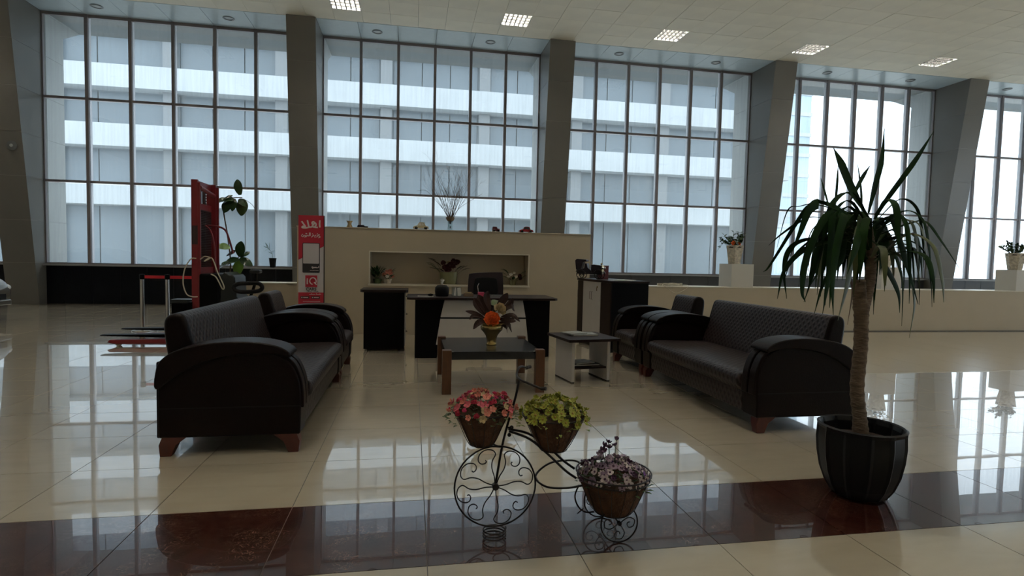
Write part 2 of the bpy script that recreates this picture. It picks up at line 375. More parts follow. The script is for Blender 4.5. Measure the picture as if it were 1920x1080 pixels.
for b in bays:
    for k in range(6):
        inst(soff, 'soffit_panel', ceiling, (-8.90+PER*b+.975*(k+.5), 0, 0))

# ---- ceiling lamps
def make_lamp():
    t = thing('ceiling_lamp', 'x', 'ceiling lamp')
    w, d = CX, CY
    MB().box(.01, w-.01, .01, d-.01, .16, .175).box(.0, .012, 0, d, 0, .16).box(w-.012, w, 0, d, 0, .16).box(.012, w-.012, 0, .012, 0, .16).box(.012, w-.012, d-.012, d, 0, .16).build('housing', 'lampdark', t)
    lv = MB()
    for k in range(1, 4): lv.box(.012, w-.012, d*k/4-.010, d*k/4+.010, .004, .090)
    for k in range(1, 6): lv.box(w*k/6-.009, w*k/6+.009, .012, d-.012, .006, .088)
    lv.build('louvre', 'louvre', t)
    for k in range(4):
        y = d*(k+.5)/4
        MB().tube([(.04, y, .120), (w-.04, y, .120)], .013, 8).build('tube', 'tube', t)
    return t
lamp0 = make_lamp(); first = True
seen = {(-2, 0): 'square louvred ceiling lamp at the top edge, first from the left', (-1, 0): 'square louvred ceiling lamp above the flower niche, second from the left',
        (0, 0): 'square louvred ceiling lamp above the third window, middle of the front row', (1, 0): 'square louvred ceiling lamp beside the third column, fourth of the row',
        (2, 0): 'square louvred ceiling lamp above the right-hand windows, rightmost of the row'}
for i, x in enumerate(LC):
    for j, y in enumerate(LR):
        k = (i-5, j)
        if x < XL+.3 or x > XR-1 or y < YB+.3: continue
        t = lamp0 if first else dup(lamp0); first = False
        t.location = (x, y, ZC); t['group'] = 'square louvred ceiling lamps'
        t['label'] = seen.get(k, 'square louvred ceiling lamp seen at most as a reflection in the window glass')
# ---- downlights in the soffit
dl = None
dls = [(-7.4, 'first of the round soffit downlights from the left'), (-4.5, 'round soffit downlight above the red lift truck'), (-.95, 'round soffit downlight above the left part of the second window'),
       (1.98, 'round soffit downlight above the right part of the second window'), (5.58, 'round soffit downlight above the left part of the third window'), (8.5, 'round soffit downlight above the right part of the third window'),
       (12.11, 'round soffit downlight above the palm-like plant, left one'), (15.0, 'round soffit downlight above the fourth window, right one'), (18.6, 'rightmost round soffit downlight, above the fifth window')]
for x, lb in dls:
    if dl is None:
        t = thing('downlight', lb, 'downlight', (x, 15.0, ZC-.004), group='round downlights in the soffit'); dl = t
        MB().lathe([(.13, 0), (.135, -.006), (.125, -.014), (.095, -.012), (.09, 0)], 20).build('ring', 'ring', t, smooth=True)
        MB().lathe([(.09, -.001), (.07, -.006), (.02, -.010)], 16).build('lens', 'bud', t, smooth=True)
    else:
        t = dup(dl); t.location = (x, 15.0, ZC-.004); t['label'] = lb

# ---- window wall: plinth, columns (leaning inwards at the top), windows
wall = struct(MB().box(XL, XR, 15.66, 16.3, -.3, .98).build('wall_north', 'blackwall'))
MB().box(XL, XR, 15.60, 16.35, 7.14, 8.6).build('lintel', 'panel', wall)
MB().box(XL, XR, 15.46, 15.66, .955, .995).build('sill', 'sill', wall, label='grey metal sill')
tw = .62
sl = MB().box(.004, tw-.004, 15.61, 15.66, .0, .95).mesh('slab', 'blackwall'); st = MB().box(.004, tw-.004, 15.60, 15.66, 0, .95).mesh('slab', 'darktile')
x = XL
while x < XR-tw: inst(sl if x < 3 else st, 'slab', wall, (x, 0, 0)); x += tw
def fy(z): return 15.32-.90*z/7.1
zj = [0, 1.02, 2.03, 3.05, 4.04, 5.06, 6.07, 7.098]
for b in range(-1, 7):
    x0 = -8.90+PER*b-.68; x1 = x0+.68
    c = MB().hexa([(x0+.01, fy(0)+.01, 0), (x1-.01, fy(0)+.01, 0), (x1-.01, 15.62, 0), (x0+.01, 15.62, 0)], [(x0+.01, fy(7.1)+.01, 7.1), (x1-.01, fy(7.1)+.01, 7.1), (x1-.01, 15.62, 7.1), (x0+.01, 15.62, 7.1)]).build('column', 'core', wall)
    for a, z1 in zip(zj, zj[1:]):
        a += .003; z1 -= .003
        MB().hexa([(x0, fy(a), a), (x1, fy(a), a), (x1, 15.6, a), (x0, 15.6, a)], [(x0, fy(z1), z1), (x1, fy(z1), z1), (x1, 15.6, z1), (x0, 15.6, z1)]).build('cladding_panel', 'panel', c)
    e = MB().box(x0+.01, x1-.01, 15.72, 16.42, -.3, 8.6).build('outer_column', 'core', wall)
    for a, z1 in zip(zj, zj[1:]+[8.6]):
        MB().box(x0, x1, 15.74, 16.45, a+.004, z1-.004).build('cladding_panel', 'outer', e)
    MB().prism([(16.45, 6.75), (17.2, 7.15), (16.45, 7.15)], x0, x1, 'x').build('bracket', 'outer', e)
MB().box(XL, XR, 15.7, 17.2, 7.15, 7.5).build('outer_overhang', 'bdark', wall)
zr = [.995, 3.04, 5.07, 7.10]
pane = MB().box(-.452, .452, 15.615, 15.625, 0, 1.965)
pmesh = pane.mesh('pane', 'glass')
mull = MB().box(-.036, .036, 15.555, 15.61, .995, 7.10).mesh('mullion', 'frame'); mcap = MB().box(-.034, .034, 15.63, 15.72, .995, 7.10).mesh('mullion_cap', 'cap')
tran = MB().box(0, 5.85, 15.565, 15.61, -.028, .028).mesh('transom', 'frame'); tcap = MB().box(0, 5.85, 15.63, 15.70, -.024, .024).mesh('transom_cap', 'cap')
for n, b in enumerate(bays):
    xa = -8.90+PER*b
    w = struct(MB().box(xa-.04, xa+5.89, 15.57, 15.63, 7.03, 7.13).box(xa-.04, xa+5.89, 15.57, 15.63, .97, 1.03).box(xa-.04, xa+.03, 15.57, 15.63, 1.03, 7.03).box(xa+5.82, xa+5.89, 15.57, 15.63, 1.03, 7.03).build('window_%d' % (n+1), 'frame'))
    for k in range(1, 6): inst(mull, 'mullion', w, (xa+.975*k, 0, 0)); inst(mcap, 'mullion_cap', w, (xa+.975*k, 0, 0))
    for z in zr[1:3]: inst(tran, 'transom', w, (xa, 0, z)); inst(tcap, 'transom_cap', w, (xa, 0, z))
    for k in range(6):
        for j in range(3): inst(pmesh, 'pane', w, (xa+.975*(k+.5), 0, zr[j]+.03), rot=(0, 0, 0))
# ---- other walls of the hall (beyond the frame)
struct(MB().box(XL, XR, YB-.3, YB, -.3, 7.6).build('wall_south', 'hallwall'))
struct(MB().box(XL-.3, XL, YB-.3, 16.3, -.3, 8.6).build('wall_west', 'hallwall'))
we = struct(MB().box(XR, XR+.3, YB-.3, 16.3, -.3, .6).box(XR, XR+.3, YB-.3, 16.3, 4.9, 8.6).box(XR, XR+.3, 15.6, 16.3, .6, 4.9).build('wall_east', 'hallwall'))  # unseen wall, left open in the middle to let extra daylight in
w8 = struct(MB().box(XR+.1, XR+.2, YB, 15.6, .6, .68).box(XR+.1, XR+.2, YB, 15.6, 4.82, 4.9).build('window_8', 'frame'))  # glazing added out of view to brighten the hall from the right
for k in range(10):
    y = YB+2.69*k
    MB().box(XR+.1, XR+.2, y, y+.08, .68, 4.82).build('mullion', 'frame', w8)
    MB().box(XR+.14, XR+.15, y+.08, y+2.69, .68, 4.82).build('pane', 'glass', w8)
# ---- partition with niche
pt = MB(); X0, X1, N0, N1, Z0, Z1, ZT = -1.88, 3.19, -.70, 2.04, .87, 1.41, 1.80
pt.box(X0, N0, 9.75, 10.2, 0, ZT).box(N1, X1, 9.75, 10.2, 0, ZT).box(N0, N1, 9.75, 10.2, 0, Z0).box(N0, N1, 9.75, 10.2, Z1, ZT).box(N0, N1, 10.08, 10.2, Z0, Z1)
part = struct(pt.build('wall_partition', 'beige'))
MB().box(X0-.01, X1+.01, 9.735, 10.215, ZT, ZT+.018).build('coping', 'beige', part, bevel=.004)
MB().box(N0-.03, N1+.03, 9.725, 9.75, Z0-.03, Z0).box(N0-.02, N1+.02, 9.735, 9.75, Z1, Z1+.02).box(N0-.02, N0, 9.735, 9.75, Z0, Z1).box(N1, N1+.02, 9.735, 9.75, Z0, Z1).build('niche_trim', 'beigetop', part)
# ---- low walls with pedestals
lw = struct(MB().box(X1, XR, 10.0, 10.42, 0, .865).build('wall_low', 'beige'))
MB().box(X1, XR, 9.99, 10.43, .865, .885).build('coping', 'beigetop', lw, bevel=.004)
for x in (6.17, 9.57, 12.96, 16.35): MB().box(x, x+.48, 10.0, 10.45, .885, 1.34).build('pedestal', 'whitepaint', lw, bevel=.004)
MB().box(X1, XR, 9.985, 10.0, 0, .018).build('skirting', 'grout', lw)
l2 = struct(MB().box(-2.76, X0, 9.9, 10.2, 0, .84).build('wall_low_west', 'beige'))
MB().box(-2.78, X0, 9.885, 10.215, .84, .862).build('coping', 'beigetop', l2, bevel=.004)

# ================================================================== OUTSIDE
pave = struct(MB().box(-60, 90, 16.3, 120, -.6, -.3).build('pavement', 'street'))
ob = thing('office_building', 'long pale office building with white bands and blue-grey window strips across the yard', 'building', (0, 36, -.3))
S = 3.36; XB0, XB1 = -40, 26.4
MB().box(XB0+.5, XB1-.5, 1.2, 14, 0, 21).build('wall', 'bdark', ob)
for k in range(6):
    zb = 4.35+S*k
    MB().box(XB0, XB1, 0, 1.2, zb, zb+1.3).build('spandrel_band', 'bwhite', ob, bevel=.02)
MB().box(XB0, XB1, 0, 14, 21.2, 21.6).build('roof', 'bwhite', ob)
npier = 0
for i in range(-6, 5):
    xp = -1.72+6.25*i
    if not XB0 < xp < XB1-1: continue
    for k in range(6):
        z0 = 0 if k == 0 else 4.35+S*(k-1)+1.3; z1 = 4.35+S*k
        MB().box(xp-.35, xp+.35, .5, 1.2, z0, z1).build('pier', 'bpier', ob)
wmesh = {}
for k in range(6):
    z0 = 0 if k == 0 else 4.35+S*(k-1)+1.3; z1 = 4.35+S*k
    for i in range(-6, 5):
        xa = -1.72+6.25*i+.35; xb = xa+5.55
        if xa < XB0: continue
        xb = min(xb, XB1-.6)
        if xb-xa < 1: continue
        wd = MB().box(xa, xb, .98, 1.04, z0, z0+.06).box(xa, xb, .98, 1.04, z1-.06, z1).box(xa, xa+.06, .98, 1.04, z0, z1).box(xb-.06, xb, .98, 1.04, z0, z1)
        w = wd.build('window', 'bframe', ob)
        n = 3
        for q in range(n):
            a = xa+.06+(xb-xa-.12)*q/n; b_ = xa+.06+(xb-xa-.12)*(q+1)/n
            MB().box(a+.03, b_-.03, 1.0, 1.02, z0+.06, z1-.06).build('pane', 'bglass', w)
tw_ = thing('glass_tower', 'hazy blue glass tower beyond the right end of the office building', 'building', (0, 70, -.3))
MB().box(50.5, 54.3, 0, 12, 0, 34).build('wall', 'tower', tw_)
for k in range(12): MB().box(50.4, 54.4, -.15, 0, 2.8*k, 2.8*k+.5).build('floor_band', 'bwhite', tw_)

# ================================================================== SOFAS AND ARMCHAIRS
ARM = sm2([(0, .12), (0, .54), (.03, .625), (.12, .685), (.28, .722), (.46, .732), (.62, .705), (.74, .645), (.82, .545), (.858, .43), (.868, .33), (.868, .12)], 1)
def arm_top(x):   # upper outline of the arm
    P = [(0, .54), (.03, .60), (.12, .65), (.28, .69), (.46, .70), (.62, .69), (.74, .655), (.82, .59), (.865, .49), (.877, .40), (.878, .31)]
    return P
def make_sofa(name, label, cat, L, loc, rz, aw=.22, group=None):
    # local x: back (0) to front (.87); local y: 0..L ; z up
    t = thing(name, label, cat, loc, rz, group)
    MB().box(.03, .845, aw-.02, L-aw+.02, .12, .31).build('base', 'leather', t, bevel=.012)
    for y0 in (0, L-aw):
        top = sm2(arm_top(0), 4)
        low = [(.872, .12), (0, .12)]
        a = MB().prism(top+low, y0+.012, y0+aw-.012, 'y').build('armrest', 'leather', t, bevel=.014, seg=3)
        MB().prism([(0, .310), (.872, .310), (.872, .318), (0, .318)], y0+.009, y0+aw-.009, 'y').build('seam', 'rubber', a)
        pad = sm2([(-.008, .44), (-.008, .555), (.025, .635), (.12, .698), (.28, .738), (.46, .752), (.62, .745), (.74, .718), (.800, .682), (.812, .655), (.785, .645), (.72, .660), (.60, .668), (.44, .655), (.26, .610), (.10, .52)], 3, True)
        MB().prism(pad, y0-.006, y0+aw+.006, 'y').build('armrest_pad', 'leather', a, bevel=.018, seg=3)
        for q, (w0, w1) in enumerate(((.02, .095), (.115, .195))):
            outer = sm2([(.765, .662), (.835, .605), (.880, .50), (.894, .40), (.895, .30)], 4); inner = sm2([(.872, .30), (.870, .40), (.855, .50), (.81, .590), (.75, .645)], 4)
            MB().prism(outer+inner, y0+w0, y0+w1, 'y').build('front_band', 'leather', a, bevel=.008)
    # seat
    prof = sm2([(.10, .26), (.10, .43), (.45, .445), (.78, .452), (.875, .443), (.915, .405), (.910, .345), (.880, .318)], 3)+[(.84, .26)]
    MB().prism(prof, aw-.005, L-aw+.005, 'y').build('seat', 'weave', t, bevel=.02, seg=3)
    MB().prism(sm2([(.84, .315), (.862, .30), (.866, .20), (.860, .125)], 2)+[(.80, .125), (.80, .315)], aw+.002, L-aw-.002, 'y').build('front_apron', 'weave', t, bevel=.01)
    bp = sm2([(.02, .30), (.0, .55), (-.03, .80), (-.02, .885), (.03, .915), (.085, .905), (.115, .85), (.17, .65), (.24, .43), (.24, .30)], 4, True)
    ya, yb = (aw-.045, L-aw+.045) if L > 1.5 else (aw, L-aw)
    br = MB().prism(bp, ya+.035, yb-.035, 'y').build('backrest', 'weave', t, bevel=.006)
    MB().prism(bp, ya, ya+.06, 'y').build('backrest_end', 'leather', br, bevel=.03, seg=4); MB().prism(bp, yb-.06, yb, 'y').build('backrest_end', 'leather', br, bevel=.03, seg=4)
    MB().box(-.012, .05, .02, L-.02, .12, .62).build('back_panel', 'leather', t, bevel=.01)
    for sx, sy in ((0, 0), (1, 0), (0, 1), (1, 1)):
        xa = .02 if sx == 0 else .85; y = .015 if sy == 0 else L-.015; dx = 1 if sx == 0 else -1; dy = 1 if sy == 0 else -1
        b_ = [(xa-dx*.012, y), (xa+dx*.055, y), (xa+dx*.055, y+dy*.06), (xa-dx*.012, y+dy*.06)]; c_ = [(xa, y+dy*.0), (xa+dx*.15, y), (xa+dx*.15, y+dy*.11), (xa, y+dy*.11)]
        if dx*dy < 0: b_ = b_[::-1]; c_ = c_[::-1]
        mid = [((p[0]*.55+q[0]*.45) - dx*.012, (p[1]*.6+q[1]*.4)) for p, q in zip(b_, c_)]
        m_ = MB(); vs = [(p[0], p[1], 0) for p in b_]+[(p[0], p[1], .075) for p in mid]+[(p[0], p[1], .125) for p in c_]
        fs = [(3, 2, 1, 0), (8, 9, 10, 11)]+[(i+4*k, (i+1) % 4+4*k, (i+1) % 4+4*k+4, i+4*k+4) for k in (0, 1) for i in range(4)]
        m_.add(vs, fs).build('leg', 'redwood', t, bevel=.004)
    return t
make_sofa('sofa', 'long dark brown leather sofa on the left, its back towards the red lift truck', 'sofa', 2.22, (-1.60, 3.87, 0), 0)
make_sofa('armchair', 'dark brown leather armchair beyond the left sofa, in front of the banner', 'armchair', .98, (-1.60, 6.12, 0), 0, .21)
make_sofa('sofa', 'long dark brown leather sofa on the right, behind the tall potted plant', 'sofa', 2.22, (3.545, 6.11, 0), pi)
make_sofa('armchair', 'dark brown leather armchair on the right between the sofa and the cabinet', 'armchair', .98, (3.545, 7.11, 0), pi, .21)

# ================================================================== COFFEE TABLE
t = thing('coffee_table', 'low square coffee table with black top and orange-brown wooden legs', 'table', (.30, 5.38, 0))
MB().box(.03, .99, .03, 1.03, .335, .415).build('tabletop', 'blacktop', t, bevel=.003)
for x in (0, .93):
    for y in (0, .97):
        lg = MB().box(x, x+.09, y, y+.09, 0, .432).build('leg', 'tablewood', t, bevel=.003)
        xx = x+.09 if x == 0 else x-.022
        MB().box(xx, xx+.022, y+.03 if y == 0 else y+.02, y+.05 if y == 0 else y+.04, .39, .418).build('bracket', 'metal', lg)
# vase with flowers on it
t = thing('flower_vase', 'gold vase with orange rose and dark leaves on the coffee table', 'vase', (.845, 5.86, .415))
prof = [(.052, 0), (.058, .004), (.058, .012), (.050, .02), (.052, .06), (.062, .10), (.086, .135), (.110, .160), (.116, .185), (.110, .205)]
MB().lathe(prof+[(.09, .20), (.085, .17)], 40, rfun=lambda q, z: 1+.045*abs(sin(q*6))*max(0, min(1, z/.1))).build('vase', 'gold', t, smooth=True)
rf = MB()
for k in range(26):
    q = 2*pi*k/26; rr = .105+.015*(k % 2)
    rf.blade([(.085*cos(q), .085*sin(q), .19), (rr*.95*cos(q), rr*.95*sin(q), .225), (rr*1.12*cos(q), rr*1.12*sin(q), .228)], .035, fold=.3, th=.001)
rf.build('crinkled_rim', 'gold', t)
def rose(m, c, r, n=28, seed=0, mtx=None):
    rnd = random.Random(seed)
    for k in range(n):
        q = k*2.39996; u = (k+.5)/n; rr = r*(.16+.80*u); tilt = u*1.25; h = r*(.45-.55*u*u)
        base = Vector((c[0]+rr*.25*cos(q), c[1]+rr*.25*sin(q), c[2]-r*.1)); tip = Vector((c[0]+rr*cos(q), c[1]+rr*sin(q), c[2]+h+rnd.uniform(-.05, .1)*r))
        mid = (base+tip)/2+Vector((cos(q)*r*.22*u, sin(q)*r*.22*u, -r*.05)); 
        m.blade([base, mid, tip], r*(.45+.55*u), fold=-.18+rnd.uniform(-.1, .1), side=(-sin(q), cos(q), 0), th=.0008, shape=lambda v: .35+.65*sin(pi*min(1, v*.62+.12)))
    return m
def petals(m, n, r, ln, w, cup=.35, th=.0006):
    for k in range(n):
        q = 2*pi*k/n
        m.blade([(ln*.12*cos(q), ln*.12*sin(q), 0), (ln*.6*cos(q), ln*.6*sin(q), ln*cup*.35), (ln*cos(q), ln*sin(q), ln*cup)], w, fold=.12, side=(-sin(q), cos(q), 0), th=th, shape=lambda v: .45+.55*sin(pi*min(1, v*.8+.12)) if v < .9 else .5)
    return m
stems = MB()
def stem(m, a, b, r=.0022, bow=.02):
    a = Vector(a); b = Vector(b); mid = (a+b)/2+Vector((random.uniform(-bow, bow), random.uniform(-bow, bow), .01))
    m.tube(smoothpts([a, mid, b], 4), r, 5)
R1 = rose(MB(), (0, 0, 0), .088, 34, 3).mesh('rose', 'orange'); inst(R1, 'orange_rose', t, (-.005, -.055, .285), rot=(1.0, .15, 0), sc=1.08); stem(stems, (0, 0, .05), (-.005, -.02, .27))
R2 = rose(MB(), (0, 0, 0), .060, 26, 5).mesh('bloom', 'cream'); inst(R2, 'cream_bloom', t, (.085, -.03, .395), rot=(.9, .3, 0), sc=1.25); inst(R2, 'cream_bloom', t, (.12, .02, .355), rot=(.9, .6, 0), sc=.8); stem(stems, (0, 0, .05), (.08, .01, .39))
inst(R2, 'maroon_bloom', t, (-.02, .04, .385), rot=(.8, -.2, 0), sc=.9).data = rose(MB(), (0, 0, 0), .06, 22, 8).mesh('bloom', 'leafmaroon')
LV = [((-.06, 0, .30), (-.16, -.01, .42), (-.20, -.03, .50), .07), ((-.05, 0, .32), (-.12, .02, .46), (-.15, .02, .53), .085), ((-.06, 0, .27), (-.18, .0, .33), (-.285, -.02, .36), .045), ((-.10, 0, .29), (-.2, -.02, .31), (-.24, -.03, .27), .035),
      ((-.04, 0, .25), (-.14, -.03, .24), (-.20, -.04, .17), .06), ((.03, 0, .36), (.12, .02, .48), (.17, .03, .55), .08), ((.08, 0, .34), (.18, 0, .43), (.22, -.01, .50), .07), ((.09, 0, .36), (.20, -.02, .42), (.24, -.02, .36), .055),
      ((.10, 0, .30), (.22, -.02, .32), (.30, -.03, .25), .045), ((.08, 0, .27), (.18, -.03, .27), (.255, -.04, .255), .055), ((.07, 0, .24), (.17, -.04, .23), (.21, -.05, .14), .045), ((.05, 0, .24), (.15, -.02, .20), (.165, -.03, .13), .04),
      ((-.02, 0, .36), (-.06, .02, .50), (-.04, .03, .57), .07), ((0, 0, .34), (-.10, .03, .40), (-.16, .04, .38), .08), ((.02, .02, .34), (.04, .10, .44), (.05, .16, .47), .07), ((-.02, .02, .3), (-.08, .12, .38), (-.12, .18, .36), .07)]
for a, b_, c_, w in LV:
    MB().blade(smoothpts([a, b_, c_], 4), w*1.15, fold=.2, side=(0, .45, .9) if abs(Vector(c_).x-Vector(a).x) > abs(Vector(c_).z-Vector(a).z) else (1, .3, 0), shape=lambda v: max(.05, sin(pi*min(1, v*.94+.04))**.75)).build('leaf', random.choice(('leafmaroon', 'leafmaroon', 'leafol')) if w > .06 else 'leafmaroon', t)
    stem(stems, (0, 0, .08), a, .0016)
stems.build('stems', 'leafol', t)

# ================================================================== SIDE TABLE + MAGAZINES
t = thing('side_table', 'small white side table with dark top beside the right armchair', 'table', (1.665, 5.70, 0), .155)
MB().box(0, .62, 0, .62, .452, .482).build('tabletop', 'darkwood', t, bevel=.003)
for x in (.06, .49): MB().box(x, x+.035, .06, .50, .012, .452).build('side_panel', 'white', t, bevel=.002); MB().box(x-.0, x+.035, .06, .50, 0, .012).build('edge_strip', 'rubber', t)
MB().box(.095, .49, .08, .48, .145, .163).build('shelf', 'darkwood', t)
R = Matrix.Rotation(.155, 4, 'Z')
def on_side(x, y, z): return (R @ Vector((x, y, 0)))+Vector((1.665, 5.70, z))
def flat_item(name, label, cat, x, y, z, w, d, h, rz, m, group=None, m2='paper'):
    t = thing(name, label, cat, on_side(x, y, z), .155+rz, group)
    MB().box(-w/2, w/2, -d/2, d/2, 0, h*.2).box(-w/2, w/2, -d/2, d/2, h*.8, h).box(-w/2, -w/2+.004, -d/2, d/2, h*.2, h*.8).build('cover', m, t)
    MB().box(-w/2+.004, w/2-.004, -d/2+.004, d/2-.004, h*.2, h*.8).build('pages', m2, t)
    return t
flat_item('magazine', 'thick glossy magazine lowest on the side table top', 'magazine', .33, .36, .482, .30, .22, .018, -.1, 'mag')
flat_item('magazine', 'thin open-looking magazine lying topmost and left on the side table', 'magazine', .24, .40, .500, .24, .19, .010, .25, 'mag')
flat_item('magazine', 'dark covered magazine lying on the side table shelf, lowest', 'magazine', .29, .27, .163, .32, .24, .022, 0, 'darkwood')
flat_item('magazine', 'grey magazine topmost on the side table shelf', 'magazine', .26, .26, .185, .26, .20, .016, .2, 'mag')

# ================================================================== DESK
t = thing('desk', 'wide black desk with slanting white front panel before the partition', 'desk', (-.06, 7.30, 0))
MB().prism([(0, .04), (.04, 0), (1.97, 0), (2.02, .06), (2.02, .78), (0, .78)], .782, .812, 'z').build('desktop', 'darkwood', t, bevel=.003)
MB().prism([(.11, 0), (.40, 0), (.50, .782), (.11, .782)], .12, .15, 'y').build('front_panel', 'black', t)
MB().prism([(1.63, 0), (1.93, 0), (1.93, .782), (1.54, .782)], .12, .15, 'y').build('front_panel', 'black', t)
MB().box(.11, .14, .15, .72, 0, .782).build('side_panel', 'black', t); MB().box(1.90, 1.93, .15, .72, 0, .782).build('side_panel', 'black', t)
fp = MB().prism([(.44, .545), (1.59, .545), (1.545, .782), (.492, .782)], .095, .12, 'y').build('modesty_panel', 'white', t, bevel=.002)
MB().prism([(.385, .18), (1.635, .18), (1.592, .525), (.438, .525)], .095, .12, 'y').build('modesty_panel', 'white', t, bevel=.002)
MB().box(.44, 1.59, .108, .13, .50, .56).build('joint_strip', 'black', t)
# drawer cabinet left of the desk
t = thing('drawer_cabinet', 'low black drawer cabinet with a dark top left of the desk', 'cabinet', (-.66, 8.02, 0))
MB().box(0, .56, 0, .50, .03, .83).build('body', 'black', t, bevel=.002)
for x in (.05, .47): 
    for y in (.05, .42): MB().tube([(x+.02, y, 0), (x+.02, y, .03)], .02, 10).build('foot', 'rubber', t)
MB().prism([(-.05, .03), (-.01, -.03), (.58, -.03), (.61, .0), (.61, .53), (-.05, .53)], .83, .868, 'z').build('top', 'darkwood', t, bevel=.004)
for k in range(3):
    d = MB().box(.56, .578, .02, .48, .06+.255*k, .30+.255*k).build('drawer', 'white', t, bevel=.002)
    MB().tube([(.578, .18, .25+.255*k), (.598, .18, .25+.255*k), (.598, .32, .25+.255*k), (.578, .32, .25+.255*k)], .005, 6).build('handle', 'metal', d)
kk = MB().box(.579, .583, .05, .058, .70, .75).build('key', 'gold', t)

# items on the desk (top at z = .812)
DZ = .812
t = thing('tissue_holder', 'dark round tissue holder with white tissue on the desk', 'tissue holder', (.405, 7.60, DZ))
MB().lathe([(.075, 0), (.085, .01), (.092, .07), (.088, .12), (.06, .15), (.03, .155)], 24, sx=1.05, sy=.7).build('holder', 'rubber', t, smooth=True)
tm_ = MB()
for k in range(7):
    q = k*.9; tm_.blade([(0, 0, .15), (.012*cos(q), .012*sin(q), .185), (.03*cos(q)+.005, .03*sin(q), .225+.008*(k % 3))], .035, fold=.4, th=.0006)
tm_.build('tissue', 'paper', t)
t = thing('mouse', 'small dark rounded device on the desk left of the tissue holder', 'device', (.25, 7.58, DZ))
MB().ball((0, 0, .018), .03, 12, 6, (1.3, .9, .6)).build('body', 'black', t, smooth=True); MB().box(-.004, .004, -.02, .0, .033, .037).build('wheel', 'grey', t)
t = thing('brochure_holder', 'clear brochure holder with white leaflets on the desk', 'holder', (.535, 7.56, DZ))
MB().box(0, .13, 0, .06, 0, .008).box(0, .13, .055, .06, .008, .13).box(0, .005, 0, .06, .008, .09).box(.125, .13, 0, .06, .008, .09).build('holder', 'clear', t)
for k in range(4): MB().box(-.024, .024, -.0015, .0015, 0, .11).build('leaflet', 'paper' if k % 2 else 'mag', t, loc=(.025+.028*k, .03, .008)).rotation_euler = (0, .25-.12*k, .1)
t = thing('card_holder', 'tan wooden card holder on the desk in front of the office chair', 'holder', (.70, 7.58, DZ))
MB().prism([(0, 0), (.08, 0), (.08, .022), (.045, .045), (0, .045)], 0, .13, 'x').build('holder', 'cardw', t, bevel=.002)
MB().box(.02, .11, .03, .045, .03, .06).build('cards', 'cream', t)
t = thing('tape_dispenser', 'small pink box with white flap on the desk', 'box', (.895, 7.56, DZ))
MB().box(0, .085, 0, .06, 0, .062).build('body', 'pinkbox', t, bevel=.004); MB().prism([(.085, .02), (.16, .012), (.16, .022), (.085, .036)], .01, .05, 'y').build('flap', 'paper', t)
t = thing('notebook', 'thin grey notebook lying on the desk right of the pink box', 'notebook', (1.10, 7.60, DZ))
MB().box(0, .22, 0, .16, 0, .004).box(0, .22, 0, .16, .014, .018).build('cover', 'grey', t); MB().box(.004, .216, .004, .156, .004, .014).build('pages', 'paper', t)
t = thing('desk_lamp', 'small silver curved desk stand before the office chair', 'stand', (.93, 7.78, DZ))
MB().lathe([(.035, 0), (.035, .008), (.01, .012)], 16).build('base', 'metal', t, smooth=True); MB().tube(smoothpts([(0, 0, .01), (-.012, 0, .08), (-.018, 0, .13), (.0, 0, .175)], 5), [.005]*15+[.003], 8).build('arm', 'metal', t)
t = thing('document', 'white sheet of paper lying at the left end of the desk', 'paper', (.08, 7.5, DZ)); MB().box(0, .21, 0, .15, 0, .002).build('sheet', 'paper', t); MB().box(.02, .19, .02, .13, .002, .003).build('second_sheet', 'mag', t)

# office chair
t = thing('office_chair', 'dark plum office chair behind the desk, low backrest showing', 'chair', (1.17, 8.78, 0))
bk = MB()
bk.prism(sm2([(-.27, .62), (-.285, .80), (-.27, 1.05), (-.235, 1.095), (0, 1.115), (.235, 1.12), (.275, 1.08), (.29, .80), (.27, .62), (0, .60)], 4, True), .10, .17, 'y').build('backrest', 'seatfab', t, bevel=.025, seg=3)
MB().prism(sm2([(-.17, .72), (-.18, .98), (-.12, 1.03), (.12, 1.03), (.18, .98), (.17, .72)], 3, True), .075, .10, 'y').build('back_cushion', 'rubber', t, bevel=.01)
MB().prism(sm2([(-.26, -.25), (.26, -.25), (.28, 0), (.25, .22), (-.25, .22), (-.28, 0)], 3, True), .44, .52, 'z').build('seat', 'seatfab', t, bevel=.02, seg=3)
MB().box(-.03, .03, .14, .18, .40, .70).build('back_stem', 'rubber', t); MB().tube([(0, 0, .12), (0, 0, .44)], .028, 12).build('gas_lift', 'metal', t)
for s_ in (-1, 1): MB().tube(smoothpts([(s_*.27, .12, .48), (s_*.31, .1, .60), (s_*.31, -.05, .66), (s_*.31, -.18, .65)], 4), .016, 8).build('armrest', 'rubber', t)
for k in range(5):
    q = 2*pi*k/5+.3; l_ = MB().tube([(0, 0, .13), (.28*cos(q), .28*sin(q), .075)], [.025, .014], 8).build('leg', 'rubber', t)
    MB().tube([(.28*cos(q)-.02*sin(q), .28*sin(q)+.02*cos(q), .0275), (.28*cos(q)+.02*sin(q), .28*sin(q)-.02*cos(q), .0275)], .0275, 12).tube([(.28*cos(q), .28*sin(q), .03), (.28*cos(q), .28*sin(q), .08)], .008, 6).build('castor', 'rubber', l_)

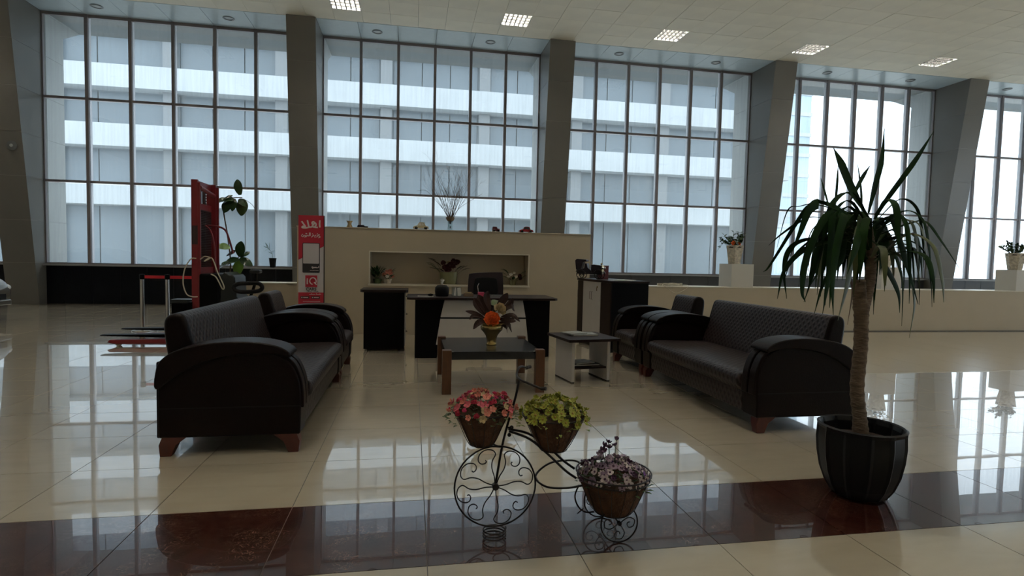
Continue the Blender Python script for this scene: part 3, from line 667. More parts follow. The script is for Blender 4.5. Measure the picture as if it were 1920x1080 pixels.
# ================================================================== FILING CABINET with toy car, papers, red box
ca = thing('filing_cabinet', 'dark cabinet with one white door beside the right armchair', 'cabinet', (2.84, 7.68, 0), .125)
MB().box(.02, .62, 0, 1.17, .05, 1.02).build('body', 'black', ca, bevel=.002)
MB().box(-.01, .63, -.01, 1.18, 1.02, 1.05).build('top', 'darkwood', ca, bevel=.003)
MB().box(.04, .60, .02, 1.15, 0, .05).build('plinth', 'rubber', ca)
for a, b_, m_ in ((.003, .325, 'darkwood'), (.331, .955, 'white'), (.961, 1.167, 'darkwood')):
    d = MB().box(0, .02, a, b_, .06, 1.015).build('door', m_, ca, bevel=.002, label='white door' if m_ == 'white' else None)
    hs = (b_-.05,) if m_ != 'white' else (.66, .60)
    for h in hs: MB().tube([(0, h, .86), (-.022, h, .86), (-.022, h, .74), (0, h, .74)], .005, 8).build('handle', 'metal', d)
    if m_ == 'white':
        MB().lathe([(.014, 0), (.014, .008), (.006, .010)], 14, mtx=Matrix.Translation((0, .44, .94)) @ Matrix.Rotation(-pi/2, 4, 'Y')).build('lock', 'gold', d, smooth=True)
        MB().tube([(-.012, .44, .93), (-.012, .44, .88)], .006, 6).build('key', 'cardw', d)
RC = Matrix.Rotation(.125, 4, 'Z')
def on_cab(x, y, z=1.05): return (RC @ Vector((x, y, 0)))+Vector((2.84, 7.68, z))
def wheel_tube(m, c, r, ax='y', w=.012, n=20, tire=.006):
    pts = []
    for k in range(n):
        q = 2*pi*k/n; pts.append((c[0]+r*cos(q), c[1], c[2]+r*sin(q)))
    m.tube(pts, tire, 6, closed=True)
    for k in range(8):
        q = 2*pi*k/8; m.tube([(c[0], c[1], c[2]), (c[0]+r*cos(q), c[1], c[2]+r*sin(q))], .0022, 4)
    m.ball(c, .010, 8, 4); return m
t = thing('toy_car', 'black vintage open car model on top of the filing cabinet', 'toy car', (2.78, 8.45, 1.05), -.62); t.scale = (1.12, 1.12, 1.12)
MB().prism([(-.19, .07), (.17, .07), (.17, .09), (-.19, .09)], -.05, .05, 'y').build('chassis', 'darktoy', t)
MB().prism(sm2([(.02, .09), (.02, .20), (.10, .20), (.165, .185), (.172, .09)], 2), -.042, .042, 'y').build('bonnet', 'darktoy', t, bevel=.006)
MB().box(.165, .178, -.044, .044, .085, .20).build('radiator', 'gold', t, bevel=.003)
MB().prism([(-.19, .09), (-.20, .20), (-.185, .20), (-.15, .13), (-.08, .15), (-.07, .22), (-.045, .22), (-.03, .16), (.02, .12), (.02, .09)], -.055, .055, 'y').build('body', 'darktoy', t, bevel=.003)
MB().prism([(-.20, .13), (-.215, .26), (-.19, .28), (-.055, .272), (-.045, .25), (-.10, .235), (-.13, .13)], -.060, .060, 'y').build('folded_hood', 'darktoy', t, bevel=.005)
for sx in (-.13, .13):
    for sy in (-.065, .065):
        wheel_tube(MB(), (sx, sy, .062), .055).build('wheel', 'iron', t)
        MB().prism(sm2([(sx-.07, .10), (sx-.04, .135), (sx+.02, .137), (sx+.07, .09), (sx+.065, .085), (sx+.02, .128), (sx-.035, .126), (sx-.063, .098)], 2, True), min(sy, sy*.7), max(sy, sy*.7), 'y').build('mudguard', 'darktoy', t)
for sy in (-.045, .045): MB().ball((.185, sy, .16), .020, 12, 6).build('headlamp', 'chrome', t, smooth=True)
MB().tube([(.0, -.045, .12), (-.01, -.045, .24), (-.01, .045, .24), (.0, .045, .12)], .003, 6).build('windscreen_frame', 'gold', t)
MB().ball((.155, 0, .215), .014, 8, 5).build('radiator_cap', 'gold', t, smooth=True)
t = thing('gift_box', 'dark red box behind the black vintage car model', 'box', (2.99, 8.60, 1.05), .125)
MB().box(0, .15, 0, .10, 0, .19).build('body', 'redbox', t, bevel=.003); MB().box(-.003, .153, -.003, .103, .19, .215).build('lid', 'redbox', t, bevel=.003)
t = thing('document_stack', 'loose white papers on top of the filing cabinet', 'papers', on_cab(.06, .06), .125)
for k in range(4): MB().box(-.14, .14, -.105, .105, 0, .0025).build('sheet', 'paper', t, loc=(.22+.02*k, .17-.01*k, .0026*k)).rotation_euler = (0, 0, .25*k-.2)

# cable coil on the low wall
t = thing('cable_coil', 'coiled cream cable lying on the low wall behind the right armchair', 'cable', (5.02, 10.20, .885))
cb = []
for k in range(150):
    q = k*.32; cb.append((.20*cos(q)*(1+.25*sin(q*.37)), .09*sin(q*1.02)*(1+.3*cos(q*.23)), .012+.03*(k/150)+.012*sin(q*1.7)))
MB().tube(cb, .006, 6).build('coil', 'cable', t)
MB().tube(smoothpts([(.18, -.02, .03), (.26, -.16, .02), (.20, -.225, -.04), (.02, -.222, -.13), (-.10, -.222, -.10), (-.22, -.222, -.02), (-.26, -.15, .02), (-.18, -.02, .03)], 6), .005, 6).build('hanging_loop', 'cable', t)
MB().box(-.30, -.20, -.03, .02, 0, .045).build('plug', 'cable', t, bevel=.004)

# ================================================================== TALL POTTED PLANT
PX, PY = 2.60, 2.78
t = thing('potted_dracaena', 'tall dracaena with drooping leaves in a black faceted pot at the right', 'plant', (0, 0, 0))
t.location = (PX, PY, 0); T = Vector((PX, PY, 0))
prof = [(.125, 0), (.142, .01), (.178, .07), (.206, .15), (.222, .24), (.228, .32), (.225, .385), (.228, .405), (.216, .412), (.208, .405), (.203, .38), (.20, .30)]
def facet(q, z):
    n = 12; a = (q % (2*pi/n))-pi/n; return cos(pi/n)/cos(a)*(1.018 if abs(a) > pi/n*.95 else .992)
MB().lathe(prof, 84, rfun=lambda q, z: facet(q, z) if z < .40 else 1).build('pot', 'pot', t, smooth=True, sharp=9, loc=(-.02, 0, 0))
MB().lathe([(.200, .300), (.198, .322), (.10, .335), (.01, .338)], 28).build('soil', 'soil', t, smooth=True)
def W(*p): return Vector(p)-T
tr = smoothpts([W(2.60, 2.80, .30), W(2.585, 2.80, .44), W(2.565, 2.81, .62), W(2.565, 2.80, .85), W(2.56, 2.80, 1.02), W(2.555, 2.80, 1.12)], 10)
tk = MB(); rs = [.036+.012*max(0, 1-i/10)+.0035*(1 if i % 3 == 0 else 0)+.004*max(0, (i-38)/12) for i in range(len(tr))]
tk.tube(tr, rs, 14).tube(smoothpts([W(2.55, 2.80, 1.08), W(2.53, 2.79, 1.18), W(2.525, 2.79, 1.25)], 8), [.038-.0005*i+.002*(i % 2) for i in range(17)], 12)
tk.tube(smoothpts([W(2.565, 2.80, 1.08), W(2.60, 2.81, 1.18), W(2.625, 2.82, 1.28), W(2.61, 2.81, 1.42), W(2.56, 2.80, 1.60)], 8), [.034-.0004*i+.002*(i % 2) for i in range(33)], 12)
tk.build('trunk', 'bark', t, smooth=True)
LEAVES = [(0.036, [(2.539, 2.8, 1.645), (2.424, 2.773, 1.76), (2.326, 2.75, 1.897), (2.281, 2.75, 1.977)]), (0.012, [(2.525, 2.8, 1.644), (2.582, 2.88, 1.78), (2.572, 2.9, 1.928)]), (0.016, [(2.45, 2.8, 1.703), (2.6, 2.896, 1.846), (2.676, 2.92, 1.93)]), (0.028, [(2.568, 2.8, 1.634), (2.626, 2.827, 1.8), (2.682, 2.85, 1.956), (2.693, 2.85, 2.132)]), (0.024, [(2.612, 2.8, 1.623), (2.667, 2.747, 1.755), (2.764, 2.7, 1.935), (2.87, 2.7, 2.091)]), (0.012, [(2.349, 2.8, 1.638), (2.456, 2.92, 1.805), (2.484, 2.95, 1.925)]), (0.012, [(2.314, 2.8, 1.649), (2.403, 2.96, 1.782), (2.413, 3.0, 1.852)]), (0.02, [(2.647, 2.8, 1.512), (2.806, 2.76, 1.583), (2.88, 2.72, 1.589), (2.968, 2.7, 1.48), (3.097, 2.7, 1.328)]), (0.03, [(2.65, 2.8, 1.474), (2.894, 2.827, 1.52), (2.984, 2.85, 1.433), (3.01, 2.85, 1.265)]), (0.04, [(2.616, 2.8, 1.561), (2.662, 2.74, 1.614), (2.675, 2.68, 1.484), (2.711, 2.65, 1.316), (2.781, 2.65, 1.123)]), (0.02, [(2.651, 2.8, 1.45), (2.969, 2.88, 1.433), (3.087, 2.95, 1.343), (3.078, 2.95, 1.236)]), (0.026, [(2.622, 2.8, 1.461), (2.753, 2.853, 1.338), (2.899, 2.9, 1.183), (2.916, 2.9, 1.051)]), (0.018, [(2.6, 2.8, 1.585), (2.767, 2.88, 1.532), (2.93, 2.96, 1.394), (3.027, 3.0, 1.233), (3.037, 3.0, 0.959)]), (0.018, [(2.652, 2.8, 1.437), (2.827, 2.811, 1.378), (2.934, 2.82, 1.149), (2.912, 2.82, 0.909)]), (0.03, [(2.614, 2.8, 1.586), (2.781, 2.917, 1.521), (2.939, 3.02, 1.448), (2.97, 3.02, 1.327)]), (0.018, [(2.591, 2.8, 1.485), (2.555, 2.683, 1.432), (2.461, 2.58, 1.359), (2.455, 2.58, 1.283)]), (0.01, [(2.469, 2.8, 1.63), (2.349, 2.88, 1.695), (2.257, 2.96, 1.674), (2.201, 3.0, 1.649), (2.141, 3.0, 1.428)]), (0.02, [(2.47, 2.8, 1.618), (2.271, 2.8, 1.66), (2.189, 2.8, 1.657), (2.113, 2.8, 1.557), (1.962, 2.8, 1.323), (1.918, 2.8, 1.284)]), (0.014, [(2.472, 2.8, 1.569), (2.265, 2.84, 1.601), (2.2, 2.88, 1.577), (2.093, 2.9, 1.5), (2.016, 2.9, 1.436)]), (0.034, [(2.484, 2.8, 1.606), (2.252, 2.76, 1.667), (2.14, 2.72, 1.636), (2.066, 2.7, 1.503), (2.007, 2.7, 1.372)]), (0.03, [(2.477, 2.8, 1.495), (2.242, 2.82, 1.476), (2.122, 2.84, 1.425), (2.088, 2.85, 1.3), (2.11, 2.85, 1.133)]), (0.024, [(2.463, 2.8, 1.482), (2.181, 2.773, 1.425), (2.021, 2.75, 1.301), (1.979, 2.75, 1.139)]), (0.032, [(2.486, 2.8, 1.581), (2.25, 2.72, 1.604), (2.077, 2.64, 1.397), (2.017, 2.6, 1.202), (2.036, 2.6, 1.133)]), (0.03, [(2.487, 2.8, 1.557), (2.338, 2.84, 1.554), (2.337, 2.88, 1.405), (2.317, 2.9, 1.278), (2.261, 2.9, 1.112)]), (0.038, [(2.501, 2.8, 1.557), (2.306, 2.74, 1.62), (2.246, 2.68, 1.425), (2.211, 2.65, 1.248), (2.182, 2.65, 1.066)]), (0.036, [(2.502, 2.8, 1.545), (2.341, 2.7, 1.606), (2.212, 2.6, 1.422), (2.154, 2.55, 1.24), (2.163, 2.55, 1.07)]), (0.032, [(2.519, 2.8, 1.508), (2.453, 2.82, 1.482), (2.449, 2.84, 1.357), (2.35, 2.85, 1.23), (2.292, 2.85, 1.047)]), (0.03, [(2.535, 2.8, 1.471), (2.436, 2.747, 1.382), (2.376, 2.7, 1.237), (2.32, 2.7, 1.025)]), (0.012, [(2.54, 2.8, 1.384), (2.522, 2.853, 1.283), (2.584, 2.9, 1.179), (2.559, 2.9, 0.978)]), (0.028, [(2.56, 2.8, 1.41), (2.689, 2.896, 1.232), (2.703, 2.92, 0.995)]), (0.03, [(2.512, 2.8, 1.619), (2.409, 2.667, 1.547), (2.273, 2.55, 1.4), (2.235, 2.55, 1.286)]), (0.016, [(2.499, 2.8, 1.594), (2.388, 2.933, 1.523), (2.297, 3.05, 1.38), (2.231, 3.05, 1.22)]), (0.02, [(2.561, 2.8, 1.509), (2.795, 2.96, 1.576), (2.995, 3.1, 1.534), (3.042, 3.1, 1.313)]), (0.02, [(2.523, 2.8, 1.434), (2.525, 2.949, 1.411), (2.519, 3.08, 1.317), (2.435, 3.08, 1.194)]), (0.026, [(2.473, 2.8, 1.556), (2.5, 2.96, 1.488), (2.501, 3.1, 1.384), (2.493, 3.1, 1.248)])]
def dshape(u): return max(.04, min(1, .35+u*2.2)*(1 if u < .62 else max(.03, (1-u)/.38)))
for i, (w, P) in enumerate(LEAVES):
    pts = smoothpts([W(*p) for p in P], 6)
    d = Vector(P[-1])-Vector(P[0]); sd = Vector((d.y, -d.x, 0))
    up_ = P[-1][2] > P[0][2]
    sd = Vector((1, .35, 0)) if not up_ else Vector((.9, .2, -.3 if d.x > 0 else .3))
    MB().blade(pts, w*1.65, fold=.22, side=sd, th=.0008, shape=dshape).build('leaf', 'leafb' if i == 28 else ('leafy' if i in (13, 27) else 'leaf'), t, smooth=True)
for i in range(42):
    q = random.uniform(0, 2*pi); z0 = random.uniform(1.34, 1.60); c = Vector((2.60+.02*cos(q), 2.80+.02*sin(q), z0)); L_ = random.uniform(.34, .54)
    ht = random.uniform(.04, .16); o = Vector((cos(q), sin(q), 0)); rr = random.uniform(.16, .30)
    dn = L_-rr*.6
    P = [c, c+o*rr*.55+Vector((0, 0, ht)), c+o*rr+Vector((0, 0, ht*.6)), c+o*(rr*1.18)+Vector((0, 0, -dn*.35)), c+o*(rr*1.22)+Vector((0, 0, -dn*.85))]
    MB().blade(smoothpts([p-T for p in P], 5), random.uniform(.030, .044), fold=.2, side=(-sin(q)+.5, cos(q), 0), th=.0008, shape=dshape).build('leaf', random.choice(('leaf', 'leaf', 'leaf', 'leaf', 'leafy')), t, smooth=True)

# ================================================================== BICYCLE PLANTER
bk = thing('bicycle_planter', 'black wrought-iron bicycle plant stand with scroll-spoked wheel on the brown marble strip', 'plant stand', (.40, 2.55, 0))
O = Vector((.40, 2.55, 0))
def scroll_wheel(R, nr):
    m = MB(); m.tube([(R*cos(2*pi*k/48), 0, R*sin(2*pi*k/48)) for k in range(48)], nr, 8, closed=True); return m
HZ = .252
wb = scroll_wheel(.193, .0042).build('front_wheel', 'iron', bk, smooth=True, loc=(0, 0, HZ))
for a0 in (38, 128, 212, 305):
    for s_ in (-1, 1):
        a = radians(a0)
        pol = [(.012, 26), (.05, 30), (.09, 26), (.125, 30), (.155, 37), (.176, 32), (.184, 22), (.176, 12), (.155, 5), (.135, 5), (.125, 11), (.128, 17), (.138, 17)]
        pts = smoothpts([(.193/.193*r*cos(a+s_*radians(d)), s_*.002, r*sin(a+s_*radians(d))) for r, d in pol], 4)
        MB().tube(pts, .0029, 6).build('spoke', 'iron', wb, smooth=True)
MB().tube([(0, -.012, 0), (0, .012, 0)], .016, 14).build('hub', 'iron', wb)
cl = MB()
cp = [(.054*cos(k*.35), .054*sin(k*.35), .006+.045*k/54) for k in range(55)]
cl.tube(cp, .0035, 6).build('foot_coil', 'iron', bk, smooth=True)
# stem from hub to handlebar
MB().tube(smoothpts([(0, .006, HZ), (.035, .006, .47), (.085, .006, .66), (.107, .006, .765)], 4), .0058, 8).build('stem', 'iron', bk, smooth=True)
hb = MB().tube(smoothpts([(.165, .13, .79), (.125, .10, .80), (.10, .05, .775), (.105, -.01, .762), (.14, -.06, .752), (.185, -.10, .738)], 5), .0055, 8)
hb = hb.build('handlebar', 'iron', bk, smooth=True)
for p in ((.165, .13, .79), (.185, -.10, .738)): MB().tube([p, (p[0]+.022, p[1]+(.012 if p[1] > 0 else -.012), p[2]+.002)], .009, 8).build('grip', 'iron', hb)
MB().ball((.070, -.01, .535), .010, 8, 5).ball((.060, -.01, .500), .010, 8, 5).tube([(.055, .006, .53), (.07, -.01, .535)], .004, 6).build('clamp', 'iron', bk, smooth=True)
# frame bars
MB().tube(smoothpts([(.060, .0, .515), (.16, -.01, .475), (.25, -.02, .40), (.33, -.03, .325), (.385, -.03, .285)], 5), .0060, 8).build('frame_bar', 'iron', bk, smooth=True)
MB().tube(smoothpts([(.060, .015, .520), (.16, .03, .490), (.26, .04, .420), (.34, .05, .345), (.40, .05, .300)], 5), .0060, 8).build('frame_bar', 'iron', bk, smooth=True)
MB().tube(smoothpts([(.445, .085, .312), (.40, .095, .325), (.30, .10, .318), (.225, .06, .295), (.195, .0, .278), (.235, -.06, .262), (.32, -.085, .262), (.40, -.08, .268)], 5), .0050, 8).build('support_loop', 'iron', bk, smooth=True)
MB().tube(smoothpts([(.40, -.03, .25), (.385, -.02, .19), (.41, -.01, .13), (.45, .0, .10), (.49, 0, .10)], 5), .004, 8).tube([(.43, -.02, .13), (.40, -.02, .105)], .003, 6).build('rear_brace', 'iron', bk, smooth=True)
# front basket carrier
fcx, fcz = -.065, .475
for s_ in (-1, 1):
    MB().tube(smoothpts([(.02, .0, .44), (-.02, s_*.02, .45), (-.09, s_*.04, .455), (-.115, s_*.05, .475), (-.105, s_*.05, .50)], 4), .0035, 6).build('carrier_wire', 'iron', bk, smooth=True)
# cart wheels
for y, x in ((-.12, .575), (.14, .575)):
    w2 = scroll_wheel(.090, .0038).build('rear_wheel', 'iron', bk, smooth=True, loc=(x, y, .094))
    for k in range(4):
        a = radians(20+90*k); pol = [(.008, 0), (.03, 14), (.055, 8), (.075, -10), (.072, -32), (.055, -44), (.040, -34), (.042, -18), (.052, -16)]
        MB().tube(smoothpts([(r*cos(a+radians(d)), 0, r*sin(a+radians(d))) for r, d in pol], 4), .0025, 6).build('spoke', 'iron', w2, smooth=True)
    MB().tube([(0, -.008, 0), (0, .008, 0)], .010, 12).build('hub', 'iron', w2)
MB().tube([(.575, -.12, .094), (.575, .14, .094)], .004, 8).tube([(.575, -.05, .094), (.56, -.02, .125)], .004, 6).tube([(.575, .06, .094), (.56, .03, .125)], .004, 6).build('axle', 'iron', bk)

def basket(name, label, loc, prof, n=22, wires=12, squash=1.0, rim=.004):
    t = thing(name, label, 'flower basket', loc)
    MB().lathe([(r*(1+.0), z) for r, z in prof]+[(prof[-1][0]-.012, prof[-1][1]-.004), (prof[-1][0]-.02, prof[-1][1]-.03)], 36, rfun=lambda q, z: 1+.018*sin(5*q+z*40)+.012*sin(11*q), sy=squash).build('coir_liner', 'coir', t, smooth=True)
    R = prof[-1][0]+.006; zt = prof[-1][1]
    MB().tube([(R*cos(2*pi*k/36), R*squash*sin(2*pi*k/36), zt) for k in range(36)], rim, 6, closed=True).build('rim', 'iron', t, smooth=True)
    w = MB(); 
    for k in range(wires):
        q = 2*pi*k/wires; w.tube([((r+.004)*cos(q), (r+.004)*squash*sin(q), z) for r, z in prof], .0018, 5)
    rb, zb = prof[0]; w.tube([((rb+.004)*cos(2*pi*k/20), (rb+.004)*squash*sin(2*pi*k/20), zb) for k in range(20)], .0025, 5, closed=True)
    w.build('wire_cage', 'iron', t)
    return t, zt
def bloom_mesh(kind, m):
    b = MB()
    if kind == 'five': petals(b, 5, 0, .019, .018, .45)
    elif kind == 'cup': petals(b, 6, 0, .016, .015, .9)
    elif kind == 'daisy': petals(b, 8, 0, .021, .013, .22)
    elif kind == 'ruff': rose(b, (0, 0, 0), .017, 14, 2)
    return b.mesh('bloom', m)
def fill(t, zt, R, H, flowers, leafmat, nleaf, sprigs, seed, squash=1.0, droop=.0, cmesh=None, fsize=1.0, top=None):
    rnd = random.Random(seed)
    lf = MB()
    def surf(u, q):
        r = R*math.sqrt(u)*1.08; h = zt+H*(1-u)**.7-droop*u
        return Vector((r*cos(q), r*squash*sin(q), h))
    lf_n = nleaf
    for i in range(lf_n):
        q = rnd.uniform(0, 2*pi); u = rnd.random(); p = surf(u, q)*1.0; p.z -= .012+rnd.random()*.03
        d = Vector((cos(q+rnd.uniform(-1, 1)), sin(q+rnd.uniform(-1, 1)), rnd.uniform(-.1, .9))); d.normalize(); L_ = rnd.uniform(.018, .032)
        lf.blade([p, p+d*L_*.5, p+d*L_+Vector((0, 0, -.004))], L_*.6, fold=.2, th=.0005)
    for i in range(18):
        q = rnd.uniform(0, 2*pi); u = rnd.random()*.8; p = surf(u, q); lf.tube([(p.x*.3, p.y*.3, zt-.02), tuple(p*1.0)], .0012, 4)
    lf.build('foliage', leafmat, t, kind='stuff')
    n = len(flowers)
    for i, ms in enumerate(flowers):
        u = (i+.5)/n; q = i*2.39996+rnd.uniform(-.2, .2); p = surf(u, q)+Vector((rnd.uniform(-.006, .006), rnd.uniform(-.006, .006), rnd.uniform(-.006, .014)))
        tilt = .35+u*1.1
        o = inst(ms, 'bloom', t, p, rot=(0, 0, 0), sc=fsize*rnd.uniform(.8, 1.15))
        nrm = Vector((cos(q)*sin(tilt), sin(q)*sin(tilt), cos(tilt))); o.rotation_euler = nrm.to_track_quat('Z', 'Y').to_euler()
        if cmesh: c = inst(cmesh, 'flower_centre', o)
    for (x, y, z, ms, s_) in sprigs:
        MB().tube(smoothpts([(x*.4, y*.4, zt-.01), (x*.8, y*.8, zt+(z-zt)*.6), (x, y, z)], 4), .0013, 5).build('sprig', leafmat, t)
        inst(ms, 'bloom', t, (x, y, z), rot=(rnd.uniform(-.5, .8), rnd.uniform(-.5, .5), 0), sc=s_)
FC = MB().ball((0, 0, .004), .0055, 8, 4, (1, 1, .7)).mesh('flower_centre', 'daisyc'); FD = MB().ball((0, 0, .004), .006, 8, 4, (1, 1, .7)).mesh('flower_centre', 'plum')
rnd = random.Random(5)
kinds = [bloom_mesh('ruff', 'redp'), bloom_mesh('five', 'pinkp'), bloom_mesh('five', 'salmon'), bloom_mesh('ruff', 'magenta'), bloom_mesh('cup', 'salmon'), bloom_mesh('five', 'cream')]
t, zt = basket('flower_basket', 'coir basket of red and pink flowers at the front of the bicycle stand', (.40-.07, 2.55, .462), [(.055, 0), (.072, .03), (.098, .09), (.118, .13), (.130, .155)])
fill(t, zt, .150, .080, [rnd.choice(kinds) for _ in range(78)], 'leafol', 150, [(-.04, .0, .245, kinds[4], .8), (.075, 0, .225, kinds[2], .9), (.10, -.01, .235, kinds[0], 1.1), (-.10, -.02, .21, kinds[3], 1), (.13, -.02, .16, kinds[0], 1.2), (.02, 0, .23, kinds[1], .8), (-.16, -.02, .16, kinds[4], .8), (.125, -.03, .195, kinds[1], 1)], 1, fsize=.92, droop=.01)
kinds = [bloom_mesh('five', 'lime'), bloom_mesh('cup', 'lime'), bloom_mesh('daisy', 'lime')]
t, zt = basket('flower_basket', 'coir basket of yellow-green flowers in the middle of the bicycle stand', (.40+.275, 2.545, .425), [(.060, 0), (.080, .03), (.105, .08), (.128, .13), (.145, .165)])
fill(t, zt, .155, .072, [rnd.choice(kinds) for _ in range(80)], 'limeleaf', 160, [(-.09, 0, .245, kinds[1], .8), (.02, 0, .26, kinds[1], .8), (.05, -.02, .25, kinds[0], .8), (.11, 0, .235, kinds[1], .7), (.15, -.03, .19, kinds[1], .8), (.16, 0, .14, kinds[1], .8), (-.03, -.03, .235, kinds[0], .9), (.085, -.02, .23, kinds[0], 1)], 2, cmesh=FC, fsize=1.0, droop=.02)
kinds = [bloom_mesh('daisy', 'greyw'), bloom_mesh('daisy', 'lilac'), bloom_mesh('five', 'greyw'), bloom_mesh('five', 'lilac')]
plumk = bloom_mesh('cup', 'plum'); vk = bloom_mesh('daisy', 'violet')
t, zt = basket('flower_basket', 'wide coir basket of lilac and white flowers on the cart wheels of the bicycle stand', (.40+.565, 2.50, .128), [(.085, 0), (.110, .03), (.135, .09), (.152, .13), (.165, .165)], wires=16)
rr = MB(); 
for z, r in ((.19, .178),): rr.tube([(r*cos(2*pi*k/40), r*sin(2*pi*k/40), z) for k in range(40)], .0038, 6, closed=True)
for k in range(20): q = 2*pi*k/20; rr.tube([(.166*cos(q), .166*sin(q), .15), (.178*cos(q), .178*sin(q), .19)], .0018, 5)
rr.build('upper_rim', 'iron', t, smooth=True)
fl = [rnd.choice(kinds+[plumk]) for _ in range(84)]; fl[60] = fl[63] = fl[66] = vk
fill(t, zt, .160, .065, fl, 'greend', 150, [(-.05, 0, .315, plumk, 1), (-.03, 0, .33, plumk, .9), (-.06, -.01, .295, plumk, 1.1), (.005, 0, .315, plumk, .8), (.01, 0, .345, plumk, .7), (-.02, .01, .30, plumk, 1), (-.075, -.01, .28, kinds[3], .9), (.0, -.02, .27, kinds[3], 1), (.04, -.01, .265, kinds[1], .9), (-.03, -.02, .26, kinds[1], 1), (-.04, -.15, .185, kinds[0], 1.4)], 3, cmesh=FD, fsize=1.0, droop=.0)

# ================================================================== STAND SIGN
def text_mesh(body, size, ext=.002, bold=0.):
    cu = bpy.data.curves.new('lettering', 'FONT'); cu.body = body; cu.size = size; cu.extrude = ext; cu.align_x = 'CENTER'; cu.align_y = 'CENTER'; cu.offset = bold; cu.resolution_u = 4
    o = bpy.data.objects.new('lettering', cu); col.objects.link(o); dg = bpy.context.evaluated_depsgraph_get()
    me = bpy.data.meshes.new_from_object(o.evaluated_get(dg)); bpy.data.objects.remove(o); bpy.data.curves.remove(cu); return me
sg = thing('stand_sign', 'tall narrow red and white sign lettered CARS before the left end of the partition', 'sign', (-1.565, 9.2, 0))
SX, SZ0, SZ1 = .19, .56, 1.955
MB().box(-SX, SX, 0, .025, SZ0, SZ1).build('board', 'signwhite', sg)
MB().box(SX, SX+.012, -.004, .03, SZ0-.02, SZ1).box(-SX, SX, .026, .034, SZ1-.03, SZ1).build('frame_edge', 'darktoy', sg)
for s_ in (-1, 1): MB().box(s_*.14-.012, s_*.14+.012, .004, .028, .02, SZ0).box(s_*.14-.02, s_*.14+.02, -.17, .20, 0, .02).build('leg', 'rubber', sg)
MB().prism([(-SX, 1.255), (SX, 1.475), (SX, SZ1), (-SX, SZ1)], -.003, 0, 'y').build('red_field', 'signred', sg)
MB().box(-SX, SX, -.003, 0, SZ0, .745).build('red_field', 'signred', sg)
def rrect(x0, x1, z0, z1, r=.015):
    out = []
    for cx_, cz_, a in ((x1-r, z1-r, 0), (x0+r, z1-r, 90), (x0+r, z0+r, 180), (x1-r, z0+r, 270)):
        for k in range(4): q = radians(a+30*k); out.append((cx_+r*cos(q), cz_+r*sin(q)))
    return out
MB().prism(rrect(-.128, .132, 1.055, 1.525), -.006, -.002, 'y').build('black_panel', 'signblack', sg)
MB().prism(rrect(-.118, .120, 1.20, 1.515, .01), -.009, -.005, 'y').build('white_panel', 'signwhite', sg)
MB().box(-.085, .095, -.006, 0, .985-.155, 1.015).build('logo_square', 'signred', sg)
def letter(body, x, z, size, m, bold=0., rot=0.):
    me = text_mesh(body, size, .0012, bold); me.materials.clear(); me.materials.append(M[m])
    o = bpy.data.objects.new('lettering', me); col.objects.link(o); o.parent = sg; o.location = (x, -.0075 if m != 'signdark' else -.004, z); o.rotation_euler = (pi/2, rot, 0); return o
letter('CARS', .003, .795, .064, 'signdark', .0015)
letter('i', -.055, .918, .13, 'signtext', .004)
# the round Q of the logo
q_ = MB(); 
qp = [(.03+.048*cos(a), -.009, .925+.052*sin(a)) for a in [radians(-50+k*15) for k in range(0, 22)]]
q_.tube(qp, .0095, 6).tube([(.045, -.009, .905), (.085, -.009, .868)], .0095, 6).build('lettering', 'signtext', sg)
# Arabic greeting, drawn right to left as strokes
def strokes(lst, m, r, x, z, s):
    mb = MB()
    for pts in lst:
        if len(pts) == 1: mb.ball((x+pts[0][0]*s, -.0075, z+pts[0][1]*s), r*1.25, 8, 5, (1, .35, 1))
        else:
            P = smoothpts([(x+a*s, 0, z+b*s) for a, b in pts], 5); b0 = len(mb.v); mb.tube(P, r, 6)
            for v in mb.v[b0:]: v.y = v.y*.35-.0075
    mb.build('lettering', m, sg)
# alef / heh + lam-alef
strokes([[(1.30, 1.05), (1.27, .5), (1.30, .0)],
         [(1.02, .0), (.60, .02), (.28, .12), (.42, .42), (.66, .62), (.78, .36), (.60, .08)], [(.66, .62), (.40, .80), (.22, .62), (.34, .30), (.16, .05), (-.20, .0)],
         [(-.20, .0), (-.32, .5), (-.42, 1.0)], [(-.20, .0), (-.62, -.12), (-1.15, -.08), (-1.02, .10), (-.70, .05), (-.95, .45), (-1.22, .82)]], 'signtext', .0135, -.01, 1.77, .108)
strokes([[(1.35, .18), (1.12, .22), (1.2, .0), (1.40, -.14), (1.1, -.3)], [(1.02, .16), (.98, -.05), (.80, -.18)], [(.96, .36)], [(.78, .18), (.62, .0), (.44, .02), (.40, .2)], [(.6, -.2)], [(.26, .1), (.20, -.1), (.02, -.2)], [(.22, .32)],
         [(-.12, .52), (-.12, .0)], [(-.26, .52), (-.28, 0), (-.42, .0), (-.50, .12), (-.44, 0), (-.6, 0)], [(-.66, .12), (-.70, -.12), (-.84, -.2)], [(-.66, .34)], [(-.9, .12), (-.98, .0), (-.86, .0), (-.9, -.18), (-1.02, -.24)], [(-1.14, .1), (-1.2, -.16), (-1.42, -.1), (-1.44, .12)], [(-1.3, .2)], [(-.78, .36)]],
        'signtext', .0062, 0, 1.635, .098)
strokes([[(1.1, .5), (1.1, .0)], [(.9, .1), (.7, 0), (.5, .02), (.42, .2), (.3, .0), (.1, .18), (0, .0), (-.2, .15), (-.35, .0), (-.55, .25), (-.75, .2), (-.6, -.1), (-.4, -.25)]], 'signtext', .0065, .055, 1.135, .055)
strokes([[(-1.2, .0), (1.2, .02)], [(-1.0, .12), (-.9, -.05)], [(-.2, .14), (-.15, -.05)], [(.7, .14), (.75, -.02)]], 'signtext', .003, .05, 1.09, .055)
